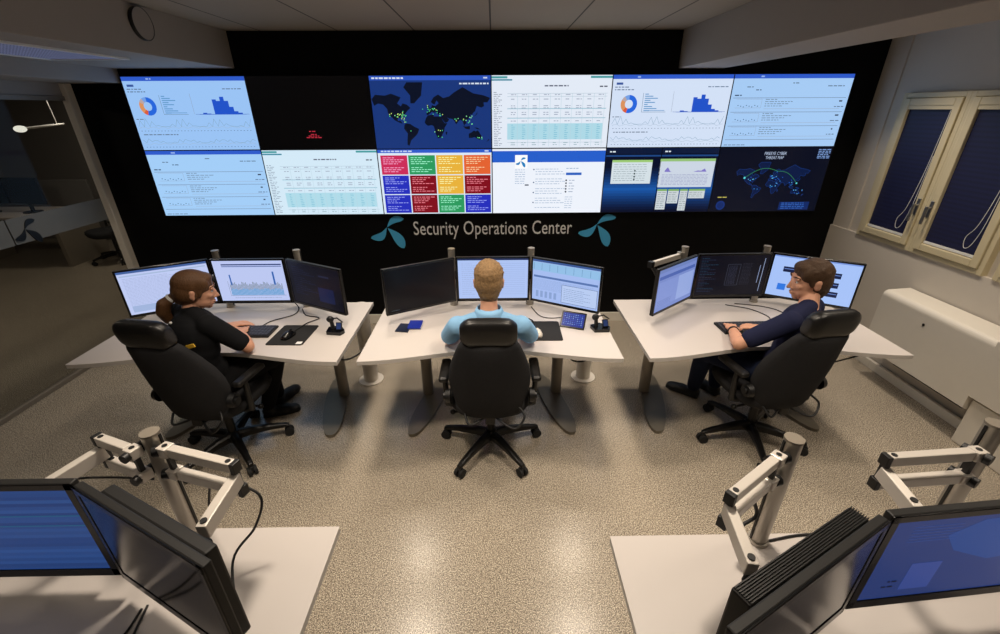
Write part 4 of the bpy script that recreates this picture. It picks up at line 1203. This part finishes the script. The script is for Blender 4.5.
def dock(label, x, y, rz):
    e = empty('headset_dock', label, 'headset', (x, y, ZD), rz, 'black headset docks')
    b = MB(); b.prism([(-.05, -.045), (.045, -.06), (.065, -.02), (.02, .05), (-.055, .03)], 0, .022); b.build('base', M['black_gloss'], e, .006)
    b = MB(); b.limb([(-.02, .01, .02), (-.025, .012, .075)], [.014, .012], 12); b.ell((-.03, .012, .085), (.024, .018, .022)); b.build('ear_cup', M['black'], e)
    b = MB(); b.limb([(-.01, .01, .09), (.02, .0, .10), (.055, -.01, .075)], [.005, .005, .004], 8); b.build('boom', M['black'], e)
    b = MB(); q = Matrix.Translation((.03, -.015, .045)) @ Matrix.Rotation(R(-28), 4, 'X')
    b.box((0, 0, 0), (.04, .012, .055), X=q); b.build('cradle', M['black_gloss'], e, .003)
    cv = Canvas(.030, .04, .6, (50, 70, 120)); s_ = cv.build(e); s_.matrix_local = q @ Matrix.Translation((0, -.0065, .002))
    return e
dock('black headset dock below the dark monitor of the ponytailed person', -1.035, -1.585, R(0))
dock('black headset dock beside the small tablet', .705, -1.585, R(10))

# tablet on a stand
e = empty('tablet', 'small tablet with blue screen propped on the polo desk', 'tablet', (.535, -1.545, ZD), R(-22))
q = Matrix.Translation((0, 0, .048)) @ Matrix.Rotation(R(-38), 4, 'X')
b = MB(); b.box((0, .004, 0), (.165, .010, .115), X=q); b.build('case', M['black_gloss'], e, .004)
cv = Canvas(.145, .092, .85, (22, 48, 150))
rg = random.Random(2)
for r_ in range(6):
    for c in range(9): cv.rect(.07 + c * .1, .1 + r_ * .14, .12 + c * .1, .15 + r_ * .14, rg.choice([(90, 140, 230), (60, 100, 210), (140, 180, 240)]), 1)
s_ = cv.build(e); s_.matrix_local = q @ Matrix.Translation((0, -.0015, 0))
b = MB(); b.bar((0, .01, .05), (0, .07, .003), .06, .005); b.build('stand', M['black'], e)
# booklets
for (x, y, rz, c, lab) in ((-.595, -1.545, R(-8), (20, 26, 46), 'dark navy booklet half under the bright blue one'), (-.525, -1.51, R(0), (24, 44, 150), 'bright blue booklet on the polo desk')):
    e = empty('booklet', lab, 'booklet', (x, y, ZD + (.007 if c[2] > 100 else 0)), rz, 'small booklets')
    b = MB(); b.bb((-.045, -.06, 0), (.045, .06, .006)); b.build('cover', mat('booklet_cover', c, .4), e, .001)
    b = MB(); b.bb((-.042, -.058, .0012), (.0458, .058, .0048)); b.build('pages', M['white'], e)

def cable(label, pts, r=.0035, group='loose black cables', m=None):
    b = MB(); b.tube(smooth_path(pts), r, 8); o = b.build('cable', m or M['cable']); return tag(o, label, 'cable', group)
z = ZD + .0045
cable('black cable from the bar chart monitor to the ponytailed person keyboard', [(-1.44, -1.23, .79), (-1.43, -1.21, z), (-1.42, -1.32, z), (-1.53, -1.42, z), (-1.56, -1.5, z)])
cable('black mouse cable curling behind the mouse pad', [(-1.40, -1.22, z), (-1.33, -1.33, z), (-1.22, -1.38, z), (-1.27, -1.47, z + .004), (-1.31, -1.60, z + .006)])
cable('dark cable on the desk behind the person in the polo', [(-.05, -1.25, z), (.1, -1.35, z), (.2, -1.40, z), (.27, -1.46, z + .003), (.285, -1.60, z + .006)])
cable('grey cable under the pop-up window monitor', [(.28, -1.22, z), (.33, -1.38, z), (.42, -1.42, z), (.55, -1.38, z), (.6, -1.33, z)], .003)
cable('black cable under the terminal monitor', [(1.72, -1.22, z), (1.86, -1.30, z), (1.92, -1.42, z), (1.90, -1.50, z)], .003)
cable('thin second cable under the light blue monitor', [(1.80, -1.2, z), (1.98, -1.26, z), (2.06, -1.36, z), (2.02, -1.48, z)], .003)
cable('black cable hanging below the window-side desk of the navy shirt', [(2.42, -1.82, .69), (2.28, -1.80, .62), (2.12, -1.7, .50), (1.95, -1.5, .42), (1.86, -1.3, .36), (1.83, -1.12, .69)], .005)
cable('black cable looping below the bar chart desk', [(-.98, -1.83, .68), (-1.07, -1.75, .62), (-1.2, -1.72, .63), (-1.36, -1.68, .66), (-1.5, -1.6, .69)], .006)
cable('black cable crossing the gap between two desks', [(-1.02, -1.80, .68), (-.93, -1.76, .62), (-.85, -1.6, .62), (-.80, -1.3, .68)], .006)
cable('black cable looping below the polo desk', [(.46, -1.78, .69), (.50, -1.76, .60), (.58, -1.76, .59), (.66, -1.76, .66)], .005)
cable('black cable lying behind the aluminium post of the glass-side desk', [(-.99, -3.09, z), (-.92, -3.10, .95), (-.84, -3.15, 1.02), (-.72, -3.17, .98), (-.74, -3.2, .88), (-.80, -3.26, .80), (-.72, -3.42, z), (-.66, -3.58, z)], .004)
cable('black cable running between both arms toward the glass', [(-1.07, -3.12, 1.0), (-1.2, -3.13, 1.02), (-1.3, -3.15, 1.03), (-1.36, -3.2, 1.02)], .0035)
cable('black cable on the desk below the blue banded monitor', [(-1.03, -3.36, z), (-1.03, -3.44, z), (-1.08, -3.52, z), (-1.12, -3.66, z)], .0035)
cable('black cable on the desk below the sideways monitor', [(-1.02, -3.35, z), (-1.0, -3.45, z), (-1.01, -3.52, z), (-.98, -3.68, z)], .0035)
cable('black cable clipped along the free-standing post', [(.86, -3.16, 1.04), (.82, -3.18, .96), (.84, -3.19, .88), (.78, -3.22, .86), (.80, -3.26, .80), (.84, -3.22, z)], .006)
cable('black cable lying along the back edge of the window-side desk', [(.93, -3.17, z), (1.05, -3.15, z), (1.2, -3.15, z), (1.33, -3.16, z), (1.47, -3.15, z)], .004)
cable('black cable hanging from the arm of the slatted monitor', [(.635, -3.49, 1.03), (.632, -3.5, .95), (.636, -3.52, .85), (.64, -3.55, z)], .004)
cable('thin black cable on the desk below the blue lit monitor', [(1.12, -3.52, z), (1.2, -3.6, z), (1.27, -3.68, z), (1.33, -3.75, z)], .003)

# ------------------------------------------------------------------ right side furniture
e = empty('radiator_cover', 'rounded off-white box hanging below the windows', 'cabinet', (3.17, -1.45, .25))
rg = []
def prof(y):
    pts = [(.118, 0), (-.06, .0), (-.085, .012), (-.085, .46)]
    for k in range(7):
        a = PI - (PI / 2) * k / 6
        pts.append((-.085 + .045 + .045 * math.cos(a), .46 + .045 * math.sin(a)))
    pts.append((.118, .515))
    return [Vector((x, y, z)) for x, z in pts]
b = MB(); b.rings([prof(.45), prof(-.41)], smooth=False); b.bb((-.085, -1.6, .105), (.118, -.4101, .505)); b.build('body', M['white_trim'], e)
b = MB(); b.cyl((-.0855, .05, .39), (-.088, .05, .39), .010, n=14); b.build('lock', M['black'], e)
b = MB(); b.bb((-.07, -.40, -.004), (.05, .15, .0)); b.build('slot', M['black'], e)  # black strip painted in as the shadow gap under the box
b = MB(); b.bb((3.11, -3.2, .0), (3.29, -1.87, .335)); o = b.build('low_plinth', M['white_trim'], None, .01); tag(o, 'low white box against the wall beyond the radiator cover', 'cabinet')

# ------------------------------------------------------------------ ceiling things
e = empty('ceiling_light', 'perforated louvre light set into the beam underside', 'ceiling light', (-2.62, -1.15, 2.366))
b = MB(); b.bb((-.26, -.62, -.006), (.22, .34, -.002)); b.build('louvre', M['perforated'], e)
b = MB()
b.bb((-.28, -.64, -.012), (-.26, .36, 0)); b.bb((.22, -.64, -.012), (.24, .36, 0)); b.bb((-.26, -.64, -.012), (.22, -.62, 0)); b.bb((-.26, .34, -.012), (.22, .36, 0)); b.build('frame', M['white'], e, .002)
e = empty('round_cover', 'round grey cover with dark rim on the side of the beam', 'wall cover', (-2.13, -.965, 2.53))
b = MB(); b.cyl((.0, 0, 0), (.022, 0, 0), .085, n=40); b.build('disc', M['beam'], e, .003)
b = MB(); rg = [[Vector((x, r_ * math.cos(2 * PI * i / 40), r_ * math.sin(2 * PI * i / 40))) for i in range(40)] for (x, r_) in ((0, .088), (.024, .088), (.024, .085), (0, .085))]; b.rings(rg, cap=False); b.build('rim', M['black'], e)

# ------------------------------------------------------------------ room behind the glass
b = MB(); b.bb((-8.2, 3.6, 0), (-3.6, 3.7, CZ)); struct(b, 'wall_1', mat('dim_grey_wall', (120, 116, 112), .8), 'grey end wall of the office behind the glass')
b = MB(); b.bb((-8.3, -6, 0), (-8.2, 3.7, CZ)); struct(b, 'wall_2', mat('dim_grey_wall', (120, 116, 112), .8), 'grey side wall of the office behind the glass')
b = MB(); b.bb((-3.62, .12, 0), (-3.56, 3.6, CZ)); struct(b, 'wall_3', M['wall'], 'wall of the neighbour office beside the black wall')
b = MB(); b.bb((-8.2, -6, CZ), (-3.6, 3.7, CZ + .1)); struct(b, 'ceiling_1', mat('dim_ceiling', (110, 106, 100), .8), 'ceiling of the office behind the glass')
e = empty('office_desk', 'desk with a screen panel in the dark office behind the glass', 'desk', (-6.9, 2.35, 0))
b = MB(); b.bb((-.8, -.4, .70), (.8, .4, .73)); b.build('desktop', M['desk'], e, .004)
for sx in (-.74, .74):
    b = MB(); b.bb((sx - .03, -.35, 0), (sx + .03, .35, .70)); b.build('leg', M['leg_grey'], e, .004)
b = MB(); b.bb((-.8, .37, .55), (.8, .40, 1.12)); b.build('screen_panel', mat('grey_felt', (96, 94, 92), .9), e, .004)
for x, rz, lab in ((-7.25, .2, 'black monitor in the dark office, the one away from the office chair'), (-6.65, -.15, 'black monitor in the dark office, the one beside the office chair')):
    e = empty('monitor', lab, 'monitor', (x, 2.3, .73), rz, 'black monitors in the dark office')
    b = MB(); b.bb((-.28, -.02, .12), (.28, .02, .48)); b.build('housing', M['black_gloss'], e, .004)
    b = MB(); b.cyl((0, 0, 0), (0, 0, .015), .11, n=24); b.bb((-.02, -.01, .01), (.02, .02, .14)); b.build('stand', M['black'], e)
place_chair(ch, 'dark office chair behind the glass beside the office desk', (-5.66, 2.3, 0), R(150))
e = empty('pendant_light', 'long thin pendant lamp with round white head behind the glass', 'pendant light', (-4.46, .4, 1.9))
b = MB(); b.cyl((0, 0, 0), (-1.09, 1.7, 0), .012, n=12); b.build('rod', M['white'], e)
b = MB(); b.ell((0, 0, 0), (.048, .048, .03)); b.build('lamp_head', glow((255, 250, 235), 1.0), e)
b = MB(); b.cyl((-.9, 1.4, 0), (-.94, 1.4, .73), .006, n=8); b.build('wire', M['white'], e)

# ------------------------------------------------------------------ light
def area(name, loc, size, power, col, rot=(0, 0, 0), spread=180, shape='DISK'):
    L = bpy.data.lights.new(name, 'AREA'); L.shape = shape; L.size = size; L.energy = power; L.color = col; L.spread = R(spread)
    o = bpy.data.objects.new(name, L); COL.objects.link(o); o.location = loc; o.rotation_euler = rot
    return o
WARM = (1.0, .86, .70)
for x, p in ((-2.2, 8), (-.75, 14), (.75, 14), (2.2, 8)):
    area('ceiling_or_fill_lamp', (x, -2.75, 2.60), .26, p, WARM, spread=112)
for x, p in ((-2.75, 5), (-.75, 7), (.75, 7), (2.65, 6)):
    area('ceiling_or_fill_lamp', (x, -1.65, 2.60), .26, p, WARM, spread=100)
for x, p in ((-2.75, 5), (-.85, 7), (.85, 7), (2.75, 6)):
    area('ceiling_or_fill_lamp', (x, -.8, 2.34 if x < -2 else 2.60), .2, p, WARM, spread=100)  # row added near the black wall to brighten sign and baseboard
for x, p in ((-1.5, 3.5), (1.5, 3.5)):
    area('ceiling_or_fill_lamp', (x, -4.5, 2.60), .3, p, WARM, spread=130)  # added fill behind the camera, lifts front desks and chair backs
area('office_lamp', (-5.2, -.6, 2.5), .4, 12, WARM)
area('office_lamp', (-5.2, 2.0, 2.5), .4, 12, WARM)
w = bpy.data.worlds.new('night'); S.world = w; w.use_nodes = True
w.node_tree.nodes['Background'].inputs[0].default_value = (.6, .65, .8, 1); w.node_tree.nodes['Background'].inputs[1].default_value = .02

S.view_settings.view_transform = 'Standard'; S.view_settings.look = 'None'; S.view_settings.exposure = 0; S.view_settings.gamma = 1
S.view_settings.use_curve_mapping = False
S.cycles.use_denoising = True
S.cycles.max_bounces = 8
S.cycles.diffuse_bounces = 4
